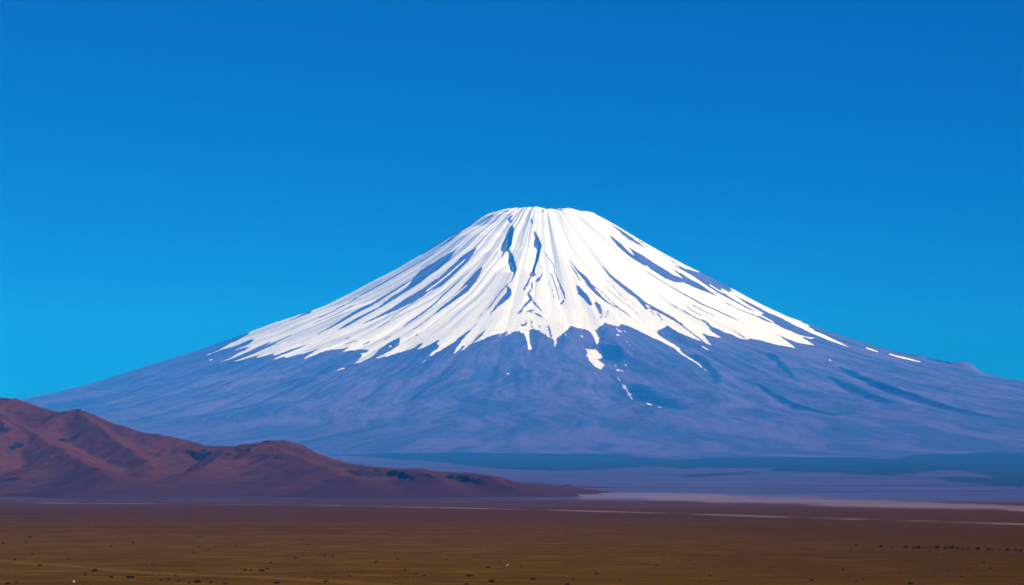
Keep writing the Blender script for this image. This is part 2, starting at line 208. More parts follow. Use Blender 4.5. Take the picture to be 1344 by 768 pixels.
ROCK = [[(-4,23191),(19,23056),(4,22940),(-4,22848),(-23,22773),(-38,22673),(-75,22663),(-113,22702),(-106,22879),(-76,22973),(-69,23032),(-38,23128)],[(213,22957),(228,22967),(258,22889),(290,22720),(273,22570),(260,22426),(232,22247),(220,22125),(234,22049),(190,22016),(160,22041),(206,22285),(231,22476),(251,22660),(233,22718),(211,22756),(227,22864)],[(175,22019),(129,21834),(98,21725),(118,21689),(145,21813),(189,22007)],[(177,21878),(190,21806),(159,21683),(140,21595),(160,21498),(152,21450),(105,21263),(68,21102),(46,21015),(52,20988),(86,21047),(120,21222),(174,21397),(196,21535),(161,21618),(171,21667),(200,21807),(185,21888)],[(179,21463),(207,21284),(233,21220),(270,21116),(276,21135),(245,21262),(230,21339),(191,21492)],[(141,21066),(190,21109),(164,21057),(171,21033),(202,21184),(138,21100)],[(207,21063),(245,20965),(274,20913),(280,20934),(255,21009),(212,21085)],[(127,20834),(117,20729),(93,20627),(98,20608),(130,20708),(135,20831)],[(176,20844),(166,20683),(181,20611),(188,20628),(177,20691),(183,20843)],[(79,20730),(91,20634),(100,20649),(86,20743)],[(325,20722),(320,20534),(333,20363),(339,20329),(347,20329),(355,20376),(347,20553),(333,20726)],[(394,20750),(384,20544),(391,20540),(402,20746)],[(430,20777),(404,20519),(411,20511),(437,20769)],[(455,20704),(438,20544),(446,20537),(463,20695)],[(241,20678),(246,20629),(254,20639),(252,20689)],[(-774,23308),(-827,23278),(-880,23248),(-933,23229),(-986,23215),(-1050,23191),(-1114,23163),(-1167,23148),(-1220,23139),(-1275,23152),(-1346,23142),(-1416,23116),(-1485,23080),(-1538,22909),(-1590,22740),(-1642,22661),(-1686,22473),(-1735,22373),(-1801,22258),(-1863,22098),(-1856,22048),(-1788,22133),(-1728,22332),(-1679,22433),(-1629,22531),(-1584,22708),(-1525,22789),(-1471,22945),(-1402,22987),(-1334,23026),(-1264,23057),(-1212,23082),(-1160,23107),(-1108,23128),(-1044,23157),(-980,23187),(-927,23206),(-873,23193),(-820,23223),(-767,23254)],[(-1536,22496),(-1585,22281),(-1642,22184),(-1699,22099),(-1750,22053),(-1801,22013),(-1852,21970),(-1903,21926),(-1898,21902),(-1847,21945),(-1796,21988),(-1745,22029),(-1693,22073),(-1636,22156),(-1579,22243),(-1522,22354)],[(-2200,22781),(-2136,22820),(-2087,23058),(-2029,23326),(-2048,23508),(-2118,23314),(-2179,23239),(-2244,23207)],[(-925,23561),(-822,23561),(-727,23574),(-632,23596),(-556,23631),(-466,23691),(-390,23721),(-399,23924),(-478,23828),(-574,23796),(-653,23772),(-748,23844),(-840,23828),(-941,23804)],[(-740,23369),(-669,23378),(-613,23400),(-554,23474),(-514,23651),(-520,23671),(-569,23646),(-630,23521),(-681,23484),(-748,23451)],[(-539,23120),(-572,23051),(-616,22966),(-667,22905),(-740,22819),(-813,22739),(-890,22599),(-948,22544),(-1005,22486),(-1059,22422),(-1112,22345),(-1152,22012),(-1203,21891),(-1259,21783),(-1316,21688),(-1373,21610),(-1427,21518),(-1480,21431),(-1533,21338),(-1630,21261),(-1560,21420),(-1508,21509),(-1455,21602),(-1397,21666),(-1339,21736),(-1281,21823),(-1240,21958),(-1211,22336),(-1166,22433),(-1096,22494),(-1026,22615),(-1001,22736),(-954,22887),(-913,22976),(-834,23010),(-739,23022),(-676,23037),(-613,23071)],[(-1011,22743),(-1072,22694),(-1126,22644),(-1180,22591),(-1239,22524),(-1298,22462),(-1357,22399),(-1416,22285),(-1468,22070),(-1526,21948),(-1581,21726),(-1641,21582),(-1726,21426),(-1800,21261),(-1793,21227),(-1715,21364),(-1624,21490),(-1560,21599),(-1495,21710),(-1436,21790),(-1378,21904),(-1327,22149),(-1281,22400),(-1224,22471),(-1166,22540),(-1113,22596),(-1060,22650),(-1005,22722)],[(-349,22946),(-419,22877),(-513,22788),(-563,22667),(-634,22540),(-698,22417),(-757,22346),(-816,22272),(-874,22183),(-923,22136),(-972,22083),(-1020,22002),(-1066,21901),(-1111,21798),(-1156,21694),(-1237,21558),(-1298,21475),(-1360,21394),(-1450,21263),(-1358,21364),(-1287,21429),(-1217,21497),(-1147,21572),(-1077,21657),(-1023,21746),(-968,21830),(-921,21909),(-873,21990),(-825,22056),(-776,22127),(-675,22157),(-612,22280),(-570,22345),(-506,22468),(-430,22639),(-393,22744),(-356,22857)],[(-828,22065),(-876,21993),(-923,21905),(-968,21816),(-1011,21705),(-1051,21540),(-1103,21386),(-1155,21234),(-1232,21105),(-1225,21064),(-1148,21195),(-1097,21362),(-1044,21508),(-1002,21635),(-961,21781),(-918,21884),(-870,21972),(-822,22048)],[(-417,22370),(-475,22291),(-527,22196),(-579,22095),(-659,21931),(-718,21724),(-782,21525),(-848,21380),(-918,21231),(-969,21118),(-998,21027),(-991,20997),(-958,21071),(-906,21178),(-834,21320),(-769,21475),(-704,21673),(-646,21890),(-568,22060),(-519,22171),(-469,22270),(-412,22346)],[(-282,22403),(-309,22207),(-343,22075),(-409,21893),(-476,21765),(-517,21686),(-571,21568),(-624,21438),(-693,21285),(-762,21112),(-832,20955),(-899,20838),(-962,20754),(-899,20883),(-834,20998),(-791,21096),(-748,21193),(-705,21346),(-662,21500),(-614,21626),(-565,21731),(-522,21881),(-488,21990),(-454,22104),(-408,22201),(-362,22298),(-297,22412)],[(20,22141),(-4,21969),(-64,21836),(-118,21714),(-153,21550),(-214,21243),(-261,21083),(-315,20980),(-310,20954),(-255,21058),(-208,21221),(-146,21527),(-112,21688),(-58,21817),(4,21950),(38,22101)],[(-299,20842),(-359,20653),(-410,20504),(-460,20370),(-491,20296),(-474,20193),(-442,20286),(-396,20446),(-352,20623),(-294,20822)],[(-44,22688),(-29,22581),(-3,22418),(15,22282),(13,22087),(31,22073),(44,22209),(32,22346),(14,22532),(-16,22693)],[(-84,22695),(-103,22581),(-70,22519),(-64,22534),(-91,22582),(-66,22670)],[(-48,21852),(-50,21742),(-54,21663),(-89,21552),(-126,21400),(-149,21285),(-186,21114),(-205,21002),(-198,20985),(-177,21090),(-133,21230),(-100,21303),(-53,21427),(-3,21578),(-8,21749),(-38,21858)],[(-240,20528),(-303,20388),(-345,20176),(-336,20142),(-290,20329),(-235,20502)],[(-416,20120),(-442,20046),(-466,19855),(-474,19786),(-468,19766),(-453,19811),(-420,19984),(-410,20104)],[(-222,20614),(-260,20431),(-304,20238),(-298,20212),(-254,20407),(-215,20592)],[(6,23388),(-13,23384),(-48,23341),(-19,23233),(11,23282),(4,23305),(-12,23316),(-14,23319),(-2,23362),(10,23375)],[(-190,23650),(-248,23640),(-293,23619),(-323,23604),(-317,23556),(-285,23571),(-237,23584),(-185,23624)],[(-25,23545),(-95,23567),(-92,23482),(-22,23514)],[(285,23382),(332,23370),(334,23392),(288,23412)],[(473,23452),(511,23436),(513,23458),(476,23525)],[(188,23250),(190,23190),(201,23074),(212,23073),(209,23188),(197,23251)],[(226,23192),(228,23111),(239,23124),(235,23198)],[(307,22569),(360,22426),(404,22267),(398,22178),(432,22001),(465,21800),(477,21660),(491,21531),(502,21535),(498,21667),(480,21807),(442,22005),(410,22191),(416,22279),(368,22443),(314,22579)],[(479,21534),(468,21486),(441,21407),(458,21350),(484,21448),(490,21520)],[(376,22088),(408,21851),(427,21688),(437,21500),(445,21509),(435,21699),(417,21861),(384,22096)],[(338,21960),(371,21794),(388,21528),(396,21534),(379,21800),(346,21969)],[(262,22273),(293,22176),(279,22048),(234,21979),(219,21938),(231,21895),(259,21914),(290,22040),(302,22182),(269,22286)],[(556,22398),(598,22241),(633,22106),(684,22013),(721,21865),(764,21754),(815,21634),(878,21496),(945,21358),(1028,21210),(1097,21031),(1144,20870),(1151,20897),(1104,21061),(1039,21269),(952,21396),(888,21534),(834,21694),(793,21820),(758,21932),(717,22076),(657,22178),(611,22278),(564,22415)],[(564,22272),(602,22121),(632,21980),(642,21921),(650,21929),(649,22008),(615,22144),(572,22285)],[(765,21877),(833,21776),(872,21676),(911,21575),(948,21458),(985,21324),(994,21365),(957,21495),(918,21600),(879,21699),(840,21794),(771,21895)],[(603,21852),(615,21740),(623,21647),(666,21552),(698,21418),(725,21319),(744,21359),(737,21505),(706,21650),(669,21740),(653,21785),(612,21865)],[(766,21469),(774,21287),(797,21148),(811,21071),(822,21086),(829,21203),(822,21390),(785,21513)],[(895,22053),(962,21909),(997,21824),(1032,21718),(1075,21574),(1082,21589),(1039,21733),(1004,21837),(968,21928),(902,22069)],[(875,21909),(922,21818),(967,21710),(1027,21594),(1084,21449),(1132,21294),(1180,21140),(1186,21162),(1138,21314),(1090,21476),(1033,21614),(974,21730),(928,21834),(881,21927)],[(870,22355),(888,22301),(931,22154),(981,22034),(1047,21908),(1112,21780),(1183,21687),(1239,21598),(1315,21450),(1359,21366),(1403,21282),(1482,21179),(1537,21040),(1579,20948),(1585,20976),(1543,21067),(1495,21239),(1421,21378),(1377,21462),(1331,21530),(1252,21650),(1204,21761),(1143,21885),(1074,21982),(1005,22089),(948,22183),(899,22318),(877,22367)],[(1123,21858),(1170,21692),(1219,21500),(1250,21336),(1277,21436),(1328,21390),(1406,21278),(1450,21205),(1491,21102),(1531,20980),(1571,20867),(1636,20655),(1688,20463),(1726,20333),(1738,20380),(1702,20510),(1649,20702),(1582,20908),(1542,21023),(1502,21151),(1459,21246),(1415,21334),(1337,21443),(1281,21496),(1270,21431),(1248,21590),(1188,21742),(1136,21886)],[(1276,21355),(1303,21244),(1290,21133),(1298,21130),(1314,21261),(1284,21379)],[(1337,21306),(1356,21190),(1365,21097),(1373,21113),(1367,21217),(1344,21327)],[(976,23208),(1020,22998),(1068,22891),(1145,22764),(1230,22663),(1322,22562),(1414,22491),(1500,22433),(1602,22414),(1668,22495),(1746,22476),(1839,22496),(1932,22477),(2018,22410),(1970,22480),(1922,22545),(1850,22632),(1763,22689),(1688,22769),(1609,22827),(1572,22873),(1643,22767),(1682,22680),(1588,22636),(1526,22710),(1473,22763),(1420,22816),(1367,22882),(1313,22936),(1218,23008),(1160,23062),(1214,22843),(1167,22896),(1106,23045),(1042,23135)],[(980,23749),(1033,23540),(1096,23469),(1160,23285),(1224,23252),(1292,23304),(1351,23236),(1359,23279),(1304,23370),(1251,23489),(1199,23612),(1119,23664),(1043,23617),(986,23766)],[(1295,23617),(1347,23442),(1392,23412),(1404,23530),(1362,23590),(1301,23636)],[(1521,23476),(1573,23446),(1630,23169),(1699,23059),(1764,22934),(1782,23035),(1709,23108),(1645,23290),(1581,23495),(1528,23524)],[(1626,23057),(1728,23103),(1809,23354),(1880,23375),(1993,23524),(2050,23508),(2107,23492),(2160,23476),(2213,23460),(2229,23140),(2173,22954),(2115,22988),(2075,22797),(2124,22671),(2190,22504),(2286,22420),(2333,22342),(2379,22251),(2307,22271),(2242,22349),(2190,22393),(2139,22438),(2084,22486),(2028,22527),(1945,22604),(1863,22694),(1776,22829),(1696,22877),(1625,22946)],[(1891,22514),(1949,22493),(2009,22494),(2013,22517),(1954,22515),(1896,22534)],[(1291,22448),(1381,22351),(1429,22291),(1476,22233),(1542,22178),(1609,22132),(1659,22083),(1708,22030),(1763,21971),(1817,21906),(1888,21838),(1964,21842),(2015,21788),(2062,21698),(2108,21608),(2171,21381),(2179,21420),(2120,21689),(2072,21760),(2023,21828),(1974,21894),(1904,21971),(1832,22022),(1774,22038),(1718,22078),(1668,22126),(1617,22165),(1551,22222),(1484,22268),(1435,22316),(1387,22369),(1296,22467)],[(1575,21561),(1642,21430),(1718,21293),(1724,21315),(1652,21463),(1581,21581)],[(1632,21756),(1684,21590),(1765,21471),(1771,21496),(1692,21627),(1638,21773)],[(1702,21811),(1790,21676),(1838,21595),(1885,21513),(1891,21537),(1844,21619),(1795,21700),(1708,21834)],[(1493,21712),(1563,21583),(1568,21602),(1498,21730)],[(1746,21296),(1777,21203),(1806,21058),(1845,20998),(1856,21042),(1823,21110),(1793,21257),(1753,21328)],[(2015,21086),(2063,20948),(2105,20823),(2119,20883),(2073,20981),(2021,21106)],[(2053,22336),(2135,22266),(2215,22177),(2311,22110),(2366,22043),(2419,21972),(2468,21945),(2475,21980),(2430,22019),(2374,22082),(2317,22139),(2221,22203),(2141,22288),(2059,22358)],[(2326,22687),(2395,22641),(2446,22372),(2487,22656),(2407,22695),(2334,22723)],[(-1467,20884),(-1509,20787),(-1501,20740),(-1460,20840)],[(-917,21014),(-963,21113),(-964,21080),(-918,20990)],[(-840,20728),(-863,20627),(-856,20596),(-833,20699)],[(-817,20819),(-799,20883),(-805,20901),(-824,20836)],[(-1136,20600),(-1095,20712),(-1101,20754),(-1143,20629)],[(-1497,20578),(-1438,20610),(-1380,20649),(-1384,20677),(-1443,20643),(-1502,20613)],[(-1317,20536),(-1243,20667),(-1248,20685),(-1322,20558)],[(870,21149),(894,21199),(890,21223),(867,21171)],[(850,20978),(890,21108),(885,21125),(845,20998)],[(791,20892),(840,21081),(835,21098),(786,20909)]]  # bare rock; the first two outlines are shaded summit couloirs painted as rock
SNOW = [[(-469,22697),(-512,22619),(-556,22538),(-627,22411),(-672,22346),(-718,22281),(-771,22207),(-823,22129),(-817,22112),(-765,22190),(-712,22265),(-666,22328),(-619,22391),(-548,22518),(-505,22602),(-463,22683)],[(-588,22676),(-658,22502),(-736,22378),(-730,22353),(-652,22472),(-582,22652)],[(-440,22034),(-496,21932),(-545,21837),(-539,21808),(-490,21910),(-434,22014)],[(2361,22166),(2421,22063),(2491,21960),(2500,21996),(2434,22119),(2368,22196)],[(2699,21522),(2769,21572),(2828,21581),(2834,21617),(2776,21610),(2715,21637)],[(1314,22590),(1342,22558),(1350,22622),(1322,22654)],[(1959,22792),(2014,22650),(2080,22622),(2092,22716),(2028,22756),(1967,22828)],[(638,20095),(683,20037),(730,20057),(752,19943),(777,19803),(727,19607),(743,19516),(780,19366),(737,19200),(702,19291),(658,19493),(638,19785),(656,19894)],[(854,18762),(870,18591),(879,18625),(860,18776)],[(881,18436),(880,18311),(886,18244),(902,18160),(911,17961),(924,17858),(942,17717),(948,17742),(933,17876),(928,18002),(914,18171),(902,18258),(897,18322),(890,18462)],[(866,19090),(891,19076),(898,19247),(870,19195)],[(901,19069),(916,19006),(923,19056),(907,19120)],[(952,19378),(966,19418),(964,19455),(949,19415)],[(870,19406),(870,19331),(878,19340),(878,19413)],[(935,20682),(944,20604),(953,20628),(942,20702)],[(944,20564),(978,20538),(982,20571),(950,20610)],[(1000,20574),(1016,20557),(1020,20590),(1004,20604)],[(925,20411),(955,20406),(957,20433),(927,20438)],[(1007,20226),(1011,20159),(1018,20169),(1015,20236)],[(1018,20095),(1023,20012),(1031,20030),(1025,20111)],[(1010,17266),(1017,17114),(1028,16994),(1036,17079),(1044,17492),(1029,17538)],[(1079,16996),(1100,16975),(1106,17044),(1085,17056)],[(-45,18940),(-20,18906),(-18,18954),(-43,19022)],[(1670,20285),(1702,20198),(1718,20144),(1724,20164),(1711,20232),(1676,20311)],[(3380,21980),(3404,21803),(3482,21927),(3510,22084),(3457,22116),(3404,22120)],[(3609,22036),(3640,21828),(3725,21864),(3796,21842),(3864,21806),(3876,21860),(3812,21919),(3751,21992),(3681,22054),(3622,22100)],[(-737,19610),(-764,19506),(-758,19484),(-732,19588)],[(-2779,21161),(-2754,21184),(-2764,21234),(-2788,21206)],[(-1486,19619),(-1428,19672),(-1432,19696),(-1489,19634)],[(-1078,20265),(-1059,20292),(-1066,20341),(-1085,20319)],[(2809,20410),(2812,20307),(2830,20420),(2816,20442)],[(470,20428),(472,20359),(480,20361),(477,20432)],[(605,20389),(623,20326),(629,20346),(611,20408)]]
BELT = [[(-1105,13794),(-1052,13884),(-998,13964),(-931,13972),(-863,13971),(-795,13969),(-736,13960),(-677,13952),(-618,13942),(-559,13936),(-500,13932),(-441,13934),(-382,13932),(-323,13922),(-264,13909),(-206,13898),(-147,13884),(-90,13869),(-34,13856),(23,13844),(79,13833),(135,13824),(191,13818),(248,13808),(304,13800),(360,13795),(416,13792),(472,13791),(528,13786),(584,13781),(633,13667),(681,13531),(724,13338),(756,12986),(789,12673),(838,12577),(888,12496),(937,12418),(1019,12612),(1103,12812),(1157,12855),(1212,12898),(1269,12954),(1328,13027),(1389,13118),(1455,13242),(1505,13216),(1553,13176),(1600,13137),(1649,13109),(1697,13082),(1744,13045),(1793,13022),(1843,13007),(1891,12985),(1901,12708),(1924,12531),(1951,12385),(1977,12238),(2062,12339),(2319,13537),(2435,13882),(2497,13921),(2560,13959),(2623,13999),(2687,14043),(2750,14084),(2813,14117),(2877,14109),(2940,14100),(3004,14094),(3069,14090),(3133,14087),(3194,14108),(3256,14135),(3319,14162),(3381,14187),(3442,14208),(3505,14234),(3569,14263),(3633,14292),(3698,14322),(3762,14350),(3826,14377),(3891,14406),(3956,14435),(3040,11092),(2252,8216),(1690,6167),(1322,4825),(1318,4880),(1314,4939),(1310,4998),(1306,5057),(1301,5117),(1296,5180),(1292,5247),(1287,5314),(1282,5382),(1277,5451),(1272,5523),(1267,5598),(1261,5669),(1280,5906),(1303,6169),(1565,7627),(1569,7808),(1575,8009),(1578,8208),(1583,8422),(1527,8303),(1475,8205),(1360,7749),(1254,7318),(1155,6912),(1138,7026),(1119,7138),(1100,7260),(1091,7442),(1080,7622),(1066,7800),(1033,7842),(1000,7890),(967,7935),(966,8225),(964,8529),(961,8851),(906,8919),(871,8949),(836,8983),(801,9027),(766,9074),(730,9119),(675,8865),(623,8633),(618,9123),(616,9738),(562,9604),(507,9429),(453,9249),(394,8791),(343,8425),(303,8371),(264,8311),(226,8257),(188,8210),(154,8286),(121,8373),(86,8455),(51,8526),(16,8601),(-21,8683),(-58,8764),(-98,9101),(-144,9575),(-192,9974),(-241,10264),(-291,10534),(-344,10806),(-401,11112),(-458,11387),(-519,11692),(-582,11984),(-648,12275),(-734,12886),(-817,13227),(-898,13476),(-972,13591),(-1039,13704)],[(465,6756),(505,6925),(546,7080),(590,7258),(635,7434),(683,7583),(732,7727),(783,7884),(836,8046),(891,8209),(813,7803),(742,7435),(675,7083),(635,6961),(596,6850),(557,6720),(521,6610),(493,6682)],[(1193,6459),(1268,6687),(1347,6922),(1345,6758),(1346,6615),(1342,6455),(1334,6268),(1322,6077),(1314,5905),(1117,5024),(1116,5122),(1114,5219),(1113,5327),(1111,5432),(1128,5622),(1142,5807),(1158,6010),(1175,6227)]]
DARK = [(0.75,[(779,20124),(876,20198),(950,20069),(971,19828),(954,19604),(896,19410),(836,19583),(776,19865)]),(0.75,[(1487,19879),(1541,19901),(1598,19951),(1639,19844),(1683,19790),(1698,19430),(1713,18891),(1648,18300),(1605,18365),(1613,18883),(1629,19529),(1560,19717)]),(0.75,[(914,18414),(961,18379),(1011,18396),(1060,18301),(1111,18243),(1125,17892),(1168,17738),(1215,17642),(1257,17418),(1293,17134),(1326,16969),(1233,16857),(1179,16922),(1127,17024),(1060,17218),(1034,17552),(997,17726),(945,17951),(930,18190)]),(0.95,[(2821,19947),(2857,19754),(2870,19418),(2918,19390),(2962,19346),(2977,19112),(2990,18871),(3021,18752),(3057,18670),(3084,18535),(3096,18315),(3134,18251),(3172,18191),(3184,17984),(3197,17789),(3221,17658),(3250,17561),(3198,17034),(3230,16902),(3272,16828),(3313,16752),(3350,16713),(3380,16640),(3421,16625),(3452,16562),(3478,16473),(3507,16601),(3489,16725),(3452,16758),(3409,16766),(3370,16791),(3334,16831),(3295,16913),(3319,17324),(3304,17548),(3279,17659),(3253,17772),(3237,17944),(3237,18211),(3201,18277),(3166,18353),(3167,18644),(3126,18694),(3093,18789),(3116,19237),(3076,19306),(3040,19405),(3010,19542),(2972,19629),(2931,19707),(2893,19906),(2845,20051)]),(0.95,[(2621,19198),(2663,19059),(2695,18857),(2726,18747),(2748,18584),(2774,18422),(2795,18225),(2812,18018),(2833,17836),(2874,17677),(2887,17362),(2930,17579),(2903,17798),(2898,18159),(2888,18412),(2859,18544),(2824,18648),(2800,18828),(2769,18936),(2749,19126),(2693,19196),(2637,19267)]),(0.95,[(2230,20239),(2256,19964),(2276,19781),(2275,19426),(2293,19244),(2309,19054),(2324,18709),(2343,18789),(2352,19209),(2354,19485),(2364,19829),(2336,19974),(2313,20166),(2255,20326)]),(0.95,[(1950,18877),(1973,18663),(1998,18475),(2024,18320),(2035,18028),(2039,17691),(2068,17580),(2102,17438),(2121,17176),(2157,17072),(2140,16558),(2174,16464),(2203,16328),(2261,16314),(2313,16256),(2358,16560),(2321,16726),(2262,16734),(2257,17043),(2219,17105),(2176,17138),(2176,17519),(2143,17646),(2101,17699),(2095,18018),(2079,18264),(2052,18410),(2023,18553),(1997,18761),(1985,19109)]),(0.6,[(2119,15702),(2144,15442),(2181,15412),(2216,15367),(2253,15336),(2273,15458),(2243,15526),(2210,15584),(2178,15646),(2130,15753)]),(0.32,[(215,20573),(182,20336),(183,20116),(173,19669),(192,19642),(228,20028),(235,20293),(248,20545)]),(0.32,[(487,20498),(419,20294),(386,20022),(421,19929),(453,20227),(503,20461)]),(0.32,[(1334,20642),(1386,20599),(1436,20554),(1480,20468),(1521,20357),(1570,20277),(1621,20221),(1638,20299),(1602,20423),(1566,20542),(1519,20625),(1474,20720),(1413,20745),(1352,20758)]),(0.6,[(832,20713),(780,20455),(764,20249),(804,20244),(816,20407),(865,20639)]),(0.32,[(710,16138),(755,16142),(799,16115),(842,16086),(899,16151),(956,16212),(960,16316),(909,16361),(852,16309),(809,16340),(766,16384),(719,16319)]),(0.32,[(1427,16140),(1432,15861),(1436,15587),(1470,15301),(1527,15590),(1539,16163),(1496,16240),(1450,16289)]),(0.32,[(94,15685),(146,15729),(199,15791),(252,15836),(301,15695),(348,15443),(308,15265),(270,15115),(227,15145),(184,15160),(141,15192)]),(0.95,[(3966,22032),(4065,22024),(4105,21923),(4154,21877),(4195,21853),(4200,21874),(4175,21962),(4161,22196),(4108,22228),(3980,22100)]),(0.6,[(3692,22177),(3751,22166),(3812,22167),(3869,22142),(3962,22093),(3994,22260),(3884,22218),(3822,22217),(3762,22225),(3703,22240)]),(0.32,[(3821,21069),(3858,20959),(3906,20913),(3855,20342),(3899,20279),(3913,20064),(3951,19976),(3994,19858),(4036,19737),(4047,19778),(4009,19909),(3999,20187),(3962,20285),(4050,21031),(4000,21073),(3944,21090),(3893,21131),(3843,21181)]),(0.32,[(4060,19852),(4111,19785),(4163,19722),(4209,19633),(4252,19588),(4299,19568),(4343,19530),(4404,19542),(4451,19492),(4499,19448),(4548,19412),(4562,19461),(4515,19510),(4469,19563),(4424,19621),(4382,19692),(4354,19804),(4311,19846),(4260,19854),(4203,19897),(4148,19947),(4093,20005)]),(0.32,[(3063,17870),(3083,17718),(3073,17396),(3064,17090),(3088,16973),(3083,16707),(3118,16643),(3147,16555),(3183,16506),(3216,16437),(3245,16357),(3276,16284),(3313,16253),(3349,16220),(3388,16202),(3424,16169),(3460,16134),(3497,16108),(3530,16065),(3568,16042),(3597,16170),(3556,16178),(3517,16193),(3480,16220),(3440,16234),(3403,16263),(3369,16306),(3336,16354),(3303,16406),(3274,16486),(3247,16580),(3215,16653),(3177,16693),(3144,16760),(3123,16898),(3109,17064),(3114,17345),(3131,17702),(3120,17910),(3117,18174)]),(0.32,[(2553,17221),(2576,17064),(2601,16920),(2626,16780),(2650,16640),(2687,16589),(2721,16516),(2758,16465),(2785,16358),(2815,16269),(2845,16185),(2877,16112),(2913,16067),(2926,16125),(2897,16209),(2867,16294),(2836,16374),(2808,16474),(2773,16534),(2733,16571),(2696,16624),(2663,16707),(2646,16889),(2619,17018),(2593,17161),(2562,17268)])]  # shade of ravine walls, and some dark scree, painted as rock tone
CRAG = [(1,[(-1055,4716),(-1037,4687),(-1030,4720),(-1034,4773),(-1042,4798),(-1046,4782),(-1058,4773),(-1068,4770)]),(0.7,[(-1134,5155),(-1124,5140),(-1120,5145),(-1120,5156),(-1128,5169),(-1135,5168)]),(1,[(-968,5076),(-955,5080),(-946,5084),(-950,5106),(-962,5116),(-969,5081)]),(0.7,[(-974,4887),(-953,4835),(-941,4847),(-950,4899),(-964,4901),(-975,4895)]),(0.6,[(-1021,4744),(-1012,4778),(-990,4752),(-1000,4804),(-1017,4804),(-1031,4795)]),(0.6,[(-760,4851),(-746,4859),(-747,4862),(-760,4858)]),(0.6,[(-705,4417),(-689,4379),(-694,4416),(-706,4425)]),(0.8,[(-665,4818),(-649,4809),(-631,4802),(-636,4834),(-655,4842),(-666,4825)]),(0.8,[(-621,4780),(-598,4696),(-610,4814),(-627,4840)]),(1,[(-590,4789),(-587,4703),(-579,4597),(-574,4593),(-574,4677),(-578,4747)]),(0.75,[(-567,4666),(-552,4646),(-538,4642),(-526,4641),(-512,4637),(-498,4618),(-482,4590),(-466,4580),(-451,4571),(-456,4624),(-472,4644),(-488,4657),(-502,4662),(-516,4669),(-529,4672),(-544,4689),(-560,4718),(-572,4714)]),(1,[(-518,4785),(-509,4779),(-500,4781),(-503,4808),(-514,4816),(-519,4795)]),(0.95,[(-314,4307),(-296,4298),(-274,4298),(-262,4311),(-254,4374),(-238,4432),(-238,4439),(-258,4454),(-271,4467),(-283,4468),(-306,4488),(-321,4418)]),(0.9,[(-180,4292),(-168,4234),(-148,4207),(-135,4208),(-137,4258),(-149,4249),(-168,4280),(-180,4325)]),(0.9,[(-104,4324),(-90,4254),(-71,4240),(-53,4211),(-53,4246),(-71,4297),(-89,4321),(-102,4326)]),(0.7,[(-640,4354),(-620,4325),(-602,4312),(-591,4316),(-581,4326),(-571,4345),(-561,4359),(-554,4403),(-555,4415),(-563,4374),(-573,4358),(-584,4349),(-592,4324),(-603,4319),(-621,4336),(-641,4362)]),(0.6,[(-533,4330),(-516,4328),(-499,4334),(-504,4372),(-521,4372),(-546,4431)]),(0.6,[(-353,4201),(-332,4146),(-316,4116),(-317,4134),(-333,4164),(-354,4208)]),(0.5,[(-112,4099),(-98,4084),(-84,4056),(-83,4077),(-97,4098),(-111,4107)]),(0.5,[(-841,5010),(-830,5026),(-814,5016),(-799,5004),(-798,5004),(-814,5014),(-829,5026),(-842,5015)])]
